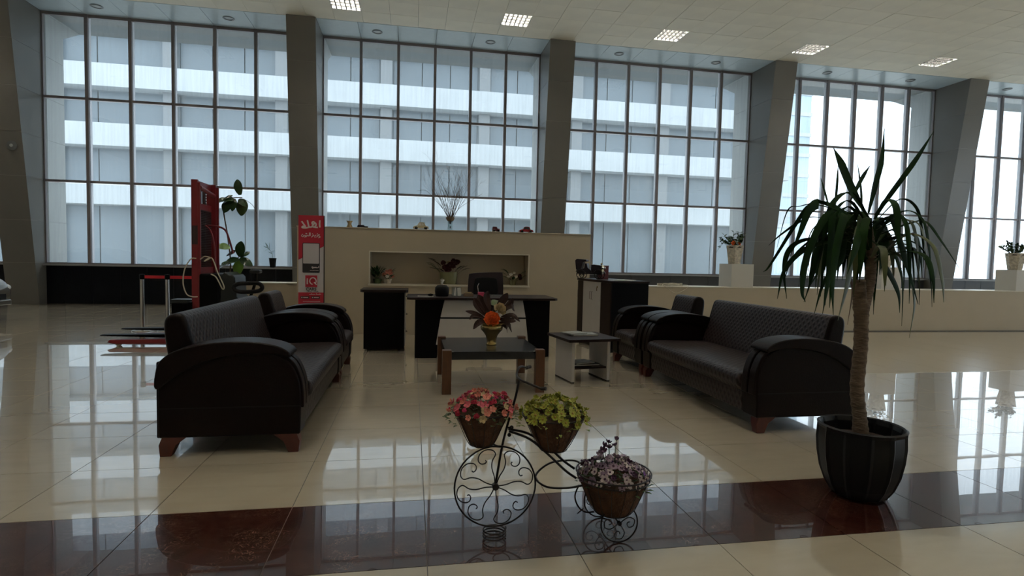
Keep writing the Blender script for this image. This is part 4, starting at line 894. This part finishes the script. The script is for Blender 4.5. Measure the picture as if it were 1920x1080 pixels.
strokes([[(-.9, 0), (-.4, .02), (0, 0)], [(.2, 0), (.6, .03), (1.1, 0)], [(-.6, .15), (-.6, 0)], [(.9, .18), (.9, 0)]], 'signdark', .0035, .02, .755, .09)
strokes([[(-1., 0), (-.4, .03), (.1, 0)], [(.25, 0), (.6, .03), (1.1, .02)], [(-.6, .2), (-.55, 0)], [(.3, .22), (.3, 0)], [(.9, .2), (.9, 0)]], 'signtext', .004, .06, .712, .085)
for x in (-.09, .07): MB().box(x-.065, x+.065, -.006, 0, .645, .685).build('badge', 'signblack', sg); MB().ball((x-.045, -.007, .665), .009, 8, 4, (1, .3, 1)).build('badge_mark', 'signtext', sg); MB().box(x-.025, x+.05, -.0075, -.005, .660, .671).build('badge_mark', 'signtext', sg)
MB().box(-.12, .14, -.0045, 0, .600, .606).build('lettering', 'signtext', sg)

# ================================================================== RED LIFT TRUCK
st = thing('stacker_truck', 'red walk-behind lift truck with tall mast and forks behind the left sofa', 'lift truck', (-3.05, 8.7, 0))
RF = MB()
for y in (0, .60):
    e_ = 0 if y == 0 else .05; RF = MB().box(-.07, .015+e_, y, y+.05, .04, 2.38).box(.015+e_, .05+e_, y+(0 if y == 0 else .02), y+(.03 if y == 0 else .05), .3, 2.34)
    RF.build('mast_rail', 'red', st, bevel=.004)
MB().box(-.05, .0, .05, .60, 2.28, 2.37).build('crossbeam', 'red', st, bevel=.004)
MB().box(-.045, .005, .05, .60, 1.96, 2.05).build('crossbeam', 'red', st, bevel=.004)
MB().box(-.045, .03, .05, .60, .98, 1.12).build('crossbeam', 'red', st, bevel=.004)
MB().tube([(.035, .02, 2.27), (.035, .72, 2.20)], .032, 12).build('crossbar', 'red', st, smooth=True)
MB().box(-.055, -.02, .22, .27, .1, 2.3).box(-.055, -.02, .38, .43, .1, 2.3).build('inner_mast', 'mesh', st)
gm = MB()
for k in range(34): gm.box(-.004, .004, .05, .60, 1.12+.025*k, 1.126+.025*k)
for k in range(12): gm.box(-.006, .006, .06+.046*k, .064+.046*k, 1.12, 1.96)
gm.build('mesh_guard', 'mesh', st)
ch = MB()
for y in (.19, .45):
    for k in range(48): ch.ball((-.025, y, .35+.04*k), .013, 6, 3, (.6, .6, 1.5))
ch.build('chain', 'mesh', st)
for y, z in ((-.05, .10), (.53, .12)):
    MB().add([(-.1, y, z), (-.1, y+.16, z), (-.1, y+.16, z+.06), (-.1, y, z+.06), (-1.25, y+.02, z+.035), (-1.25, y+.14, z+.035), (-1.25, y+.14, z+.05), (-1.25, y+.02, z+.05)], [(0, 1, 2, 3), (4, 7, 6, 5), (0, 4, 5, 1), (1, 5, 6, 2), (2, 6, 7, 3), (3, 7, 4, 0)]).build('fork', 'black', st, bevel=.003)
    MB().box(-.11, -.06, y+.02, y+.14, z, .62).build('fork_shank', 'black', st, bevel=.004)
for y in (-.10, .60):
    l_ = MB().prism([(-.02, .03), (-1.05, .03), (-1.13, .055), (-1.10, .085), (-.02, .10)], y, y+.10, 'y').build('outrigger', 'red', st, bevel=.004)
    MB().tube([(-1.0, y+.02, .036), (-1.0, y+.08, .036)], .036, 14).build('roller', 'cable', l_)
MB().box(.03, .30, -.02, .64, .12, 1.03).build('battery_box', 'black', st, bevel=.03, seg=3)
MB().prism(sm2([(.30, .2), (.30, 1.0), (.42, 1.02), (.50, .98), (.52, .70), (.60, .60), (.62, .2)], 2), .04, .58, 'y').build('drive_cover', 'grey', st, bevel=.02, seg=3)
MB().tube([(.40, .25, .09), (.40, .37, .09)], .09, 20).build('drive_wheel', 'rubber', st)
for y in (.0, .58): MB().tube([(.30, y, .06), (.30, y+.04, .06)], .06, 14).build('castor', 'rubber', st)
ti = MB().tube(smoothpts([(.55, .31, .55), (.66, .25, .70), (.76, .10, .90), (.80, .0, 1.06)], 4), .022, 10).build('tiller', 'black', st, smooth=True)
MB().box(.73, .87, -.08, .08, 1.05, 1.10).build('tiller_head', 'grey', ti, bevel=.015)
MB().tube(smoothpts([(.70, -.02, .90), (.56, -.02, .89), (.50, -.02, .84), (.56, -.02, .78), (.76, -.02, .78), (.86, -.02, .80), (.89, -.02, .85), (.84, -.02, .90)], 4, True), .030, 8, closed=True).build('tiller_loop', 'rubber', ti, smooth=True)
MB().tube(smoothpts([(.03, .32, 1.74), (.16, .33, 1.735), (.28, .34, 1.68), (.34, .34, 1.52), (.39, .34, 1.33)], 4), .014, 8).build('grab_rail', 'red', st, smooth=True)
MB().tube(smoothpts([(.03, .25, 1.74), (.10, .26, 1.66), (.15, .26, 1.45), (.16, .26, 1.05)], 4), .012, 8).build('grab_rail', 'red', st, smooth=True)
MB().tube(smoothpts([(.0, -.02, 1.25), (-.06, -.05, 1.24), (-.14, -.05, 1.10), (-.165, -.05, .90), (-.12, -.05, .74), (-.04, -.05, .70), (.02, -.03, .70)], 5), .009, 6).build('cable', 'cable', st, smooth=True)
MB().tube(smoothpts([(.05, .0, 1.24), (.12, -.04, 1.28), (.20, -.06, 1.26), (.12, -.06, 1.21), (.22, -.06, 1.26), (.30, -.06, 1.05), (.38, -.06, .86), (.36, -.06, .82), (.28, -.06, .98), (.20, -.03, 1.03)], 5), .009, 6).build('cable', 'cable', st, smooth=True)
MB().box(-.062, -.0605, .0, .05, 1.35, 1.75).box(-.062, .015, -.0015, 0, 1.45, 1.72).build('sticker', 'mesh', st)
t = thing('tool_box', 'small black box on the floor left of the red lift truck mast', 'box', (-3.88, 9.95, 0))
MB().box(0, .36, 0, .24, .02, .50).build('body', 'black', t, bevel=.01); MB().box(-.01, .37, -.01, .25, .50, .56).build('lid', 'grey', t, bevel=.008)
for x in (.03, .29): MB().box(x, x+.04, .05, .19, 0, .02).build('foot', 'rubber', t)

# ================================================================== BARRIER POSTS
pb = None
for x, lb in ((-4.46, 'left chrome barrier post with red belt in front of the black plinth'), (-4.07, 'right chrome barrier post close beside the red lift truck')):
    t = thing('barrier_post', lb, 'barrier post', (x, 10.3, 0))
    MB().lathe([(.16, 0), (.165, .008), (.15, .02), (.05, .032), (.034, .05)], 32).build('base', 'metal', t, smooth=True)
    MB().tube([(0, 0, .03), (0, 0, .87)], .034, 24).build('pole', 'metal', t, smooth=True)
    hd = MB().lathe([(.036, .87), (.040, .875), (.040, .945), (.034, .955), (.01, .957)], 24).build('head', 'black', t, smooth=True)
    MB().box(.03, .345 if x < -4.2 else .95, -.002, .002, .885, .935).build('belt', 'belt', t)

# ================================================================== CAR at the left edge
cr = thing('parked_car', 'champagne car nose just showing at the left edge beside the column', 'car', (-7.45, 11.45, 0))
sec = [(-4.35, .30, .62, .60, .60), (-4.25, .22, .92, .80, .70), (-3.6, .20, 1.02, .88, .80), (-3.1, .20, 1.36, .90, .62), (-2.4, .20, 1.45, .90, .60), (-1.7, .20, 1.42, .90, .60), (-1.0, .20, .98, .90, .78), (-.5, .20, .90, .88, .76), (-.15, .22, .80, .80, .66), (0.0, .30, .62, .62, .52)]
V = []; 
for x, z0, z1, hw, tw2 in sec:
    zm = min(z1, .86)*.8
    V.append([(x, -hw*.9, z0), (x, -hw, z0+.15), (x, -hw, zm), (x, -tw2, z1-.03), (x, -tw2*.7, z1), (x, tw2*.7, z1), (x, tw2, z1-.03), (x, hw, zm), (x, hw, z0+.15), (x, hw*.9, z0)])
bd = MB(); n = 10
bd.add([p for r in V for p in r], [(i*n+k, (i+1)*n+k, (i+1)*n+(k+1) % n, i*n+(k+1) % n) for i in range(len(V)-1) for k in range(n)]+[tuple(range(n)), tuple(range((len(V)-1)*n, len(V)*n))[::-1]])
bo = bd.build('body', 'bodypaint', cr, smooth=True); sb = bo.modifiers.new('sub', 'SUBSURF'); sb.levels = 2; sb.render_levels = 2
for s_ in (-1, 1):
    MB().ball((-.16, s_*.60, .60), .14, 14, 8, (.7, 1.2, .55)).build('headlamp', 'lampglass', cr, smooth=True)
    for x in (-.85, -3.45):
        w_ = MB().tube([(x, s_*.72, .31), (x, s_*.90, .31)], .31, 28).build('wheel', 'rubber', cr)
        MB().tube([(x, s_*.89, .31), (x, s_*.91, .31)], .20, 20).build('rim', 'metal', w_)
    MB().prism([(-3.0, .95), (-2.85, 1.28), (-1.75, 1.30), (-1.15, .95)], s_*.86, s_*.885, 'y').build('side_window', 'carglass', cr)
MB().box(-.03, .05, -.35, .35, .40, .50).build('grille', 'rubber', cr); MB().box(-.14, -.01, -.60, .60, .28, .38).build('bumper', 'bodypaint', cr, bevel=.02)

# ================================================================== ON THE PARTITION
PZ = 1.818
t = thing('small_vase', 'small cream waisted vase at the left end on top of the partition', 'vase', (-1.06, 9.92, PZ))
MB().lathe([(.05, 0), (.052, .01), (.034, .05), (.030, .07), (.044, .10), (.056, .115), (.048, .115), (.03, .09)], 20).build('body', 'cream', t, smooth=True)
def toycar(name, label, loc, L, H, m, kind):
    t = thing(name, label, 'toy car', loc)
    h = H
    if kind == 'round':
        low = sm2([(-.5, .16), (-.5, .30), (-.44, .44), (-.33, .52), (-.05, .54), (.25, .54), (.42, .48), (.49, .32), (.5, .16)], 4)
        MB().prism([(x*L, z*h) for x, z in low], -.055, .055, 'y').build('body', m, t, bevel=.012, seg=3)
        cab = sm2([(-.24, .48), (-.17, .82), (-.08, .97), (.10, .99), (.22, .90), (.31, .48)], 4)
        MB().prism([(x*L, z*h) for x, z in cab], -.045, .045, 'y').build('cabin', m, t, bevel=.010, seg=3)
        MB().prism([(-.18*L, .56*h), (-.12*L, .84*h), (.01*L, .90*h), (.01*L, .56*h)], -.047, .047, 'y').prism([(.04*L, .56*h), (.04*L, .90*h), (.15*L, .86*h), (.23*L, .56*h)], -.047, .047, 'y').build('windows', 'paper' if m == 'creamcar' else 'grey', t)
    else:
        MB().prism([(-.5*L, .15*h), (-.5*L, .6*h), (-.42*L, .95*h), (.1*L, .95*h), (.18*L, .62*h), (.5*L, .58*h), (.5*L, .15*h)], -.045, .045, 'y').build('body', m, t, bevel=.006)
    for x in (-.30, .30):
        for s_ in (-1, 1):
            q = MB().tube([(x*L, s_*.045, .20*h), (x*L, s_*.062, .20*h)], .20*h, 16).build('wheel', 'rubber', t)
            MB().ball((x*L, s_*.048, .30*h), .25*h, 12, 6, (1.15, .45, .9)).build('mudguard', m, t, smooth=True)
    for x in (-.5, .5): MB().tube([(x*L, -.05, .24*h), (x*L, .05, .24*h)], .005, 6).build('bumper', 'chrome', t)
    return t
t = toycar('toy_car', 'cream rounded toy car with roof rack on the partition', (.145, 9.92, PZ), .27, .13, 'creamcar', 'round')
MB().box(-.03, .07, -.035, .035, .128, .131).tube([(-.025, -.03, .12), (-.025, -.03, .131)], .003, 5).tube([(.06, -.03, .12), (.06, -.03, .131)], .003, 5).build('roof_rack', 'rubber', t)
toycar('toy_car', 'red rounded toy car at the right end of the partition top', (2.02, 9.92, PZ), .26, .115, 'redcar', 'round')
toycar('toy_car', 'low dark flat toy car on the partition beside the small cream vase', (-.84, 9.92, PZ), .18, .055, 'darktoy', 'flat')
toycar('toy_car', 'small dark red boxy toy truck on the partition top', (1.47, 9.92, PZ), .13, .10, 'redbox', 'flat')
t = thing('branch_vase', 'glass vase with brown top holding bare twigs on the partition', 'vase', (.655, 9.92, PZ))
MB().lathe([(.060, 0), (.062, .006), (.050, .02), (.046, .10), (.052, .17), (.048, .17), (.042, .10), (.044, .02)], 20).build('glass_body', 'clear', t, smooth=True)
MB().lathe([(.045, .165), (.072, .20), (.080, .235), (.070, .235), (.05, .20)], 20).build('bowl', 'cardw', t, smooth=True)
MB().ball((0, 0, .14), .022, 8, 5).ball((.004, 0, .06), .012, 8, 5, (1, 1, 1.8)).build('pebbles', 'plum', t, smooth=True)
rnd = random.Random(9)
def twig(m, p, d, L_, r, depth):
    q = p; n = 4; pts = [p]
    for k in range(n):
        d = (d+Vector((rnd.uniform(-.16, .16), rnd.uniform(-.16, .16), rnd.uniform(-.04, .12)))).normalized(); q = q+d*L_/n; pts.append(q)
    m.tube(pts, [r*(1-.6*k/n) for k in range(n+1)], 4)
    if depth:
        for k in range(2 if depth > 1 else 3):
            b = pts[rnd.randint(2, n)]; nd = (d+Vector((rnd.uniform(-.75, .75), rnd.uniform(-.75, .75), rnd.uniform(-.1, .5)))).normalized(); twig(m, b, nd, L_*rnd.uniform(.4, .7), r*.6, depth-1)
for k in range(26):
    q = 2*pi*k/26+rnd.uniform(-.2, .2); a = rnd.uniform(.08, .78); m = MB()
    twig(m, Vector((0, 0, .12)), Vector((cos(q)*sin(a), sin(q)*sin(a), cos(a))), rnd.uniform(.52, .68), .0048, 3); m.build('branch', 'twig', t)
for a_, b_ in (((-.95, 0, .55), (-.42, 0, .68)), ((.90, 0, .55), (.45, 0, .60))):
    MB().tube(smoothpts([(0, 0, .2), (b_[0]*.4, 0, .42), b_, (a_[0]*.62, 0, a_[2]+.12)], 4), .003, 4).build('branch', 'twig', t)

# ================================================================== NICHE FLOWERS
def posy(name, label, loc, potf, blooms, leaves, seed, lw=.035, lm=('leafol',)):
    t = thing(name, label, 'flower pot', loc); potf(t); rnd = random.Random(seed); st_ = MB()
    for (x, y, z, ms, s_) in blooms:
        inst(ms, 'bloom', t, (x, y, z), rot=(rnd.uniform(.6, 1.2), rnd.uniform(-.4, .4), 0), sc=s_); st_.tube(smoothpts([(x*.15, y*.15, .06), (x*.6, y*.6, z*.7), (x, y+.01, z)], 3), .002, 5)
    for (x, y, z) in leaves:
        d = Vector((x, y, z*.25)).normalized(); p = Vector((x, y, z)); q = p+d*lw*2.0+Vector((0, 0, rnd.uniform(-.02, .03)))
        MB().blade([p, (p+q)/2+Vector((0, 0, .008)), q], lw, fold=.2).build('leaf', rnd.choice(lm), t); st_.tube([(x*.1, y*.1, .06), tuple(p)], .0016, 4)
    st_.build('stems', 'leafol', t)
    return t
def mk(kind, m, r=.03, n=16):
    b = MB()
    if kind == 'rose': rose(b, (0, 0, 0), r, n, 4)
    else: petals(b, 6, 0, r, r*.75, .35); b.ball((0, 0, r*.15), r*.22, 6, 4)
    return b.mesh('bloom', m)
PK = mk('p', 'salmon', .045); PW = mk('p', 'whitep', .04); RD = mk('rose', 'maroonp', .075, 22); RW = mk('rose', 'cream', .055, 18)
def pot1(t): MB().lathe([(.055, 0), (.06, .005), (.075, .08), (.068, .08), (.06, .06)], 20).build('pot', 'leafol', t, smooth=True)
def pot2(t): MB().lathe([(.05, 0), (.055, .005), (.078, .08), (.068, .08), (.06, .06)], 20).build('pot', 'stonepot', t, smooth=True)
rnd = random.Random(21)
posy('flower_pot', 'small pot with dark green leaves at the left end of the niche', (-.59, 9.92, Z0), pot1, [], [(rnd.uniform(-.08, .08), rnd.uniform(-.06, .06), rnd.uniform(.10, .23)) for _ in range(26)], 1, .05, ('greend', 'leaf'))
posy('flower_pot', 'small pot with pinkish flowers beside the dark green one in the niche', (-.42, 9.92, Z0), pot2, [(-.05, -.03, .15, PK, 1), (.06, -.03, .17, PK, 1), (0, -.04, .20, PK, .9), (.05, 0, .22, PK, .8), (-.06, 0, .20, PW, .8), (.09, -.02, .12, PK, .8), (0, -.06, .12, PW, .9)], [(rnd.uniform(-.08, .08), rnd.uniform(-.05, .05), rnd.uniform(.1, .2)) for _ in range(10)], 2, .04, ('leafol',))
def pot3(t): MB().lathe([(.13, 0), (.135, .01), (.15, .12), (.155, .22), (.14, .22), (.13, .12)], 24, sy=.7).build('pot', 'greenglass', t, smooth=True)
posy('flower_vase', 'wide pale green vase with dark red blooms in the middle of the niche', (.64, 9.92, Z0), pot3, [(-.06, -.05, .30, RD, 1), (.05, -.06, .32, RD, 1), (.14, -.03, .39, RD, .9), (0, -.03, .38, RW, .9), (-.02, -.06, .25, RD, 1), (.08, -.02, .41, RD, .8), (-.10, -.02, .38, RD, .7), (.02, -.07, .34, RD, 1)],
     [(-.22, -.03, .38), (-.24, -.02, .30), (-.20, -.03, .26), (-.26, 0, .34), (.20, -.03, .27), (.24, -.02, .25), (-.15, -.04, .33), (.15, -.05, .28), (-.16, 0, .24), (.12, 0, .24), (-.24, -.02, .42), (-.10, -.06, .23)], 3, .07, ('leafol', 'leafmaroon'))
def pot4(t): MB().lathe([(.045, 0), (.05, .005), (.06, .09), (.055, .09), (.05, .06)], 20).build('pot', 'greenglass', t, smooth=True)
posy('flower_pot', 'small pot with white daisies at the right end of the niche', (1.80, 9.92, Z0), pot4, [(-.04, -.03, .19, PW, 1), (.05, -.03, .15, PW, .9), (-.08, -.02, .15, PW, .8), (.12, -.02, .17, RD, .6), (.13, -.03, .12, RD, .5), (.02, -.02, .22, PW, .7)],
     [(-.14, 0, .20), (-.12, 0, .24), (-.10, -.03, .22), (.14, 0, .20), (.08, -.02, .12), (-.10, -.03, .12), (0, -.03, .10), (.16, -.02, .14), (-.16, -.01, .15)], 4, .06, ('leafol', 'greend'))

# ================================================================== PLANTERS ON THE LOW WALL
def planter(label, x, seed, fl=True, lean=0.):
    t = thing('stone_planter', label, 'planter', (x, 10.22, 1.34))
    MB().lathe([(.125, 0), (.13, .01), (.150, .15), (.178, .32), (.188, .37), (.172, .37), (.165, .33)], 6).build('pot', 'stonepot', t, bevel=.01)
    MB().lathe([(.165, .32), (.16, .345), (.02, .35)], 16).build('soil', 'soil', t)
    rnd = random.Random(seed); sm = MB(); lv = MB()
    for k in range(22):
        q = rnd.uniform(0, 2*pi); a = rnd.uniform(.1, 1.1); L_ = rnd.uniform(.18, .34)
        d = Vector((cos(q)*sin(a)+lean, sin(q)*sin(a)*.7, cos(a))).normalized(); p0 = Vector((cos(q)*.06, sin(q)*.06, .34)); p1 = p0+d*L_
        sm.tube(smoothpts([p0, (p0+p1)/2+Vector((0, 0, .02)), p1], 3), .003, 5)
        for j in range(9):
            u = .3+.7*j/8; p = p0+d*L_*u; dd = Vector((rnd.uniform(-1, 1), rnd.uniform(-1, 1), rnd.uniform(-.3, .8))).normalized()
            MB().blade([p, p+dd*.035+Vector((0, 0, .004)), p+dd*.070], .042, fold=.2).build('leaf', rnd.choice(('leaf', 'greend', 'leafol')), t)
    sm.build('stems', 'leafol', t)
    if fl:
        for (x_, z_) in ((-.13, .40), (-.10, .43), (.02, .40)): inst(R2o, 'bloom', t, (x_, -.12, z_), rot=(1.1, 0, 0), sc=.8)
    return t
R2o = mk('rose', 'orange', .05, 16)
pl = planter('stone planter with leafy trailing plant and orange blooms on the first pedestal', 6.36, 3)
ex = MB(); ex.tube(smoothpts([(-.1, -.05, .36), (-.25, -.05, .42), (-.36, -.06, .33), (-.44, -.06, .22)], 4), .003, 5).build('trailing_stem', 'leafol', pl)
for k in range(14):
    u = k/13; p = Vector((-.12-.26*u, -.05, .40+.04*sin(u*3)-.08*u*u)); d = Vector((random.uniform(-1, .3), random.uniform(-.5, .5), random.uniform(-.6, .8))).normalized()
    MB().blade([p, p+d*.02, p+d*.045], .026, fold=.2).build('leaf', 'leaf', pl)
planter('stone planter half hidden behind the tall drooping plant on the middle pedestal', 9.82, 5, False)
planter('stone planter with bushy plant on the pedestal at the right edge', 13.18, 7, False)
planter('stone planter on the pedestal beyond the right edge', 16.6, 8, False)

# ================================================================== RUBBER PLANT behind the lift truck, pot on the sill
t = thing('rubber_plant', 'tall thin plant with large glossy leaves beside the lift truck', 'plant', (-2.96, 9.58, 0))
T2 = Vector((-2.96, 9.58, 0))
def W2(*p): return Vector(p)-T2
MB().lathe([(.10, 0), (.11, .01), (.15, .28), (.155, .30), (.14, .30), (.13, .26)], 24).build('pot', 'rubber', t, smooth=True)
MB().lathe([(.135, .25), (.13, .27), (.02, .275)], 16).build('soil', 'soil', t)
MB().tube(smoothpts([(0, 0, .25), (.05, 0, .7), (.10, .0, 1.15), (.06, 0, 1.6), (.0, 0, 2.05), (.10, -.02, 2.18)], 6), .011, 8).build('stem', 'bark', t, smooth=True)
MB().tube(smoothpts([W2(-2.96, 9.56, 2.17), W2(-2.82, 9.52, 2.21), W2(-2.66, 9.5, 2.22)], 4), .007, 6).tube(smoothpts([W2(-2.60, 9.5, 2.18), W2(-2.5, 9.5, 2.10), W2(-2.44, 9.5, 1.97)], 4), .004, 6).tube(smoothpts([W2(-2.9, 9.56, 1.15), W2(-2.75, 9.52, 1.25), W2(-2.69, 9.5, 1.30)], 4), .008, 6).build('twig', 'bark', t, smooth=True)
RL = [((-2.69, 9.5, 2.26), (-2.73, 9.49, 2.50), .12, 'leafrub'), ((-2.66, 9.5, 2.20), (-2.66, 9.46, 1.93), .17, 'leafrub'), ((-2.70, 9.5, 2.20), (-2.58, 9.47, 2.08), .12, 'leafrub'), ((-2.78, 9.5, 2.20), (-2.80, 9.47, 2.00), .11, 'leafrub'), ((-2.85, 9.5, 2.18), (-2.92, 9.47, 1.97), .14, 'leafrub'),
      ((-2.90, 9.52, 2.20), (-3.05, 9.48, 2.08), .12, 'leafrub'), ((-2.80, 9.52, 2.21), (-2.92, 9.45, 2.11), .12, 'leafrub'), ((-2.97, 9.52, 2.17), (-2.80, 9.5, 2.25), .07, 'leafrub'),
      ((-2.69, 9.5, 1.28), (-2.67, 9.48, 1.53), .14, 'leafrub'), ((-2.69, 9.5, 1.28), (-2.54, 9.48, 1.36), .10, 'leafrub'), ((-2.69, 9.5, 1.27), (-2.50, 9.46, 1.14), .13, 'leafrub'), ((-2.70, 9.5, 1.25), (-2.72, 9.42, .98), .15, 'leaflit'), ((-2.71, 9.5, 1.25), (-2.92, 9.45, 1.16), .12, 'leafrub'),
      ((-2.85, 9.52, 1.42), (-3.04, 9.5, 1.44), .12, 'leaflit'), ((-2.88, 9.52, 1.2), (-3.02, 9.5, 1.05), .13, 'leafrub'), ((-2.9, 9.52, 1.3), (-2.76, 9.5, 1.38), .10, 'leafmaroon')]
for a, b_, w, m_ in RL:
    a = W2(*a); b_ = W2(*b_); mid = (a+b_)/2+Vector((0, -.02, .01))
    MB().blade(smoothpts([a, mid, b_], 4), w*1.15, fold=.15, side=(1, -.2, 0) if abs(b_.x-a.x) < .1 else (.2, .7, .7), shape=lambda v: max(.06, sin(pi*min(1, v*.92+.06))**.7)).build('leaf', m_, t, smooth=True)
t = thing('sill_plant', 'small black pot with a thin sprig on the window sill', 'plant', (-3.60, 15.51, .995))
t.location = (-3.60, 15.52, .995); 
MB().lathe([(.075, 0), (.08, .006), (.11, .24), (.115, .25), (.10, .25), (.095, .2)], 4, rfun=None).build('pot', 'rubber', t, bevel=.006).rotation_euler = (0, 0, pi/4)
sp = MB(); sp.tube(smoothpts([(0, 0, .2), (-.02, 0, .38), (-.10, 0, .48), (-.16, 0, .55)], 4), .005, 5).build('stem', 'leafol', t)
for p, d in (((-.10, 0, .48), (-.06, 0, .16)), ((-.08, 0, .46), (.0, 0, .2)), ((-.12, 0, .5), (-.12, 0, .06)), ((-.04, 0, .4), (.10, 0, .06)), ((-.10, 0, .48), (-.12, 0, -.06)), ((-.14, 0, .54), (-.05, 0, .12)), ((-.02, 0, .36), (-.1, 0, .05))):
    p = Vector(p); d = Vector(d); MB().blade([p, p+d*.5, p+d], .035, fold=.2, side=(0, 1, .3)).build('leaf', 'greend', t)
t = thing('wall_fitting', 'small round dark fitting on the left column', 'fitting', (-9.12, fy(3.72)-.005, 3.72))
MB().lathe([(.11, 0), (.11, .012), (.085, .02), (.02, .03)], 18, sx=1, mtx=Matrix.Rotation(pi/2, 4, 'X')).build('cover', 'ring', t, smooth=True)
MB().lathe([(.04, .026), (.03, .036), (.01, .038)], 12, mtx=Matrix.Rotation(pi/2, 4, 'X')).build('centre', 'bud', t, smooth=True)
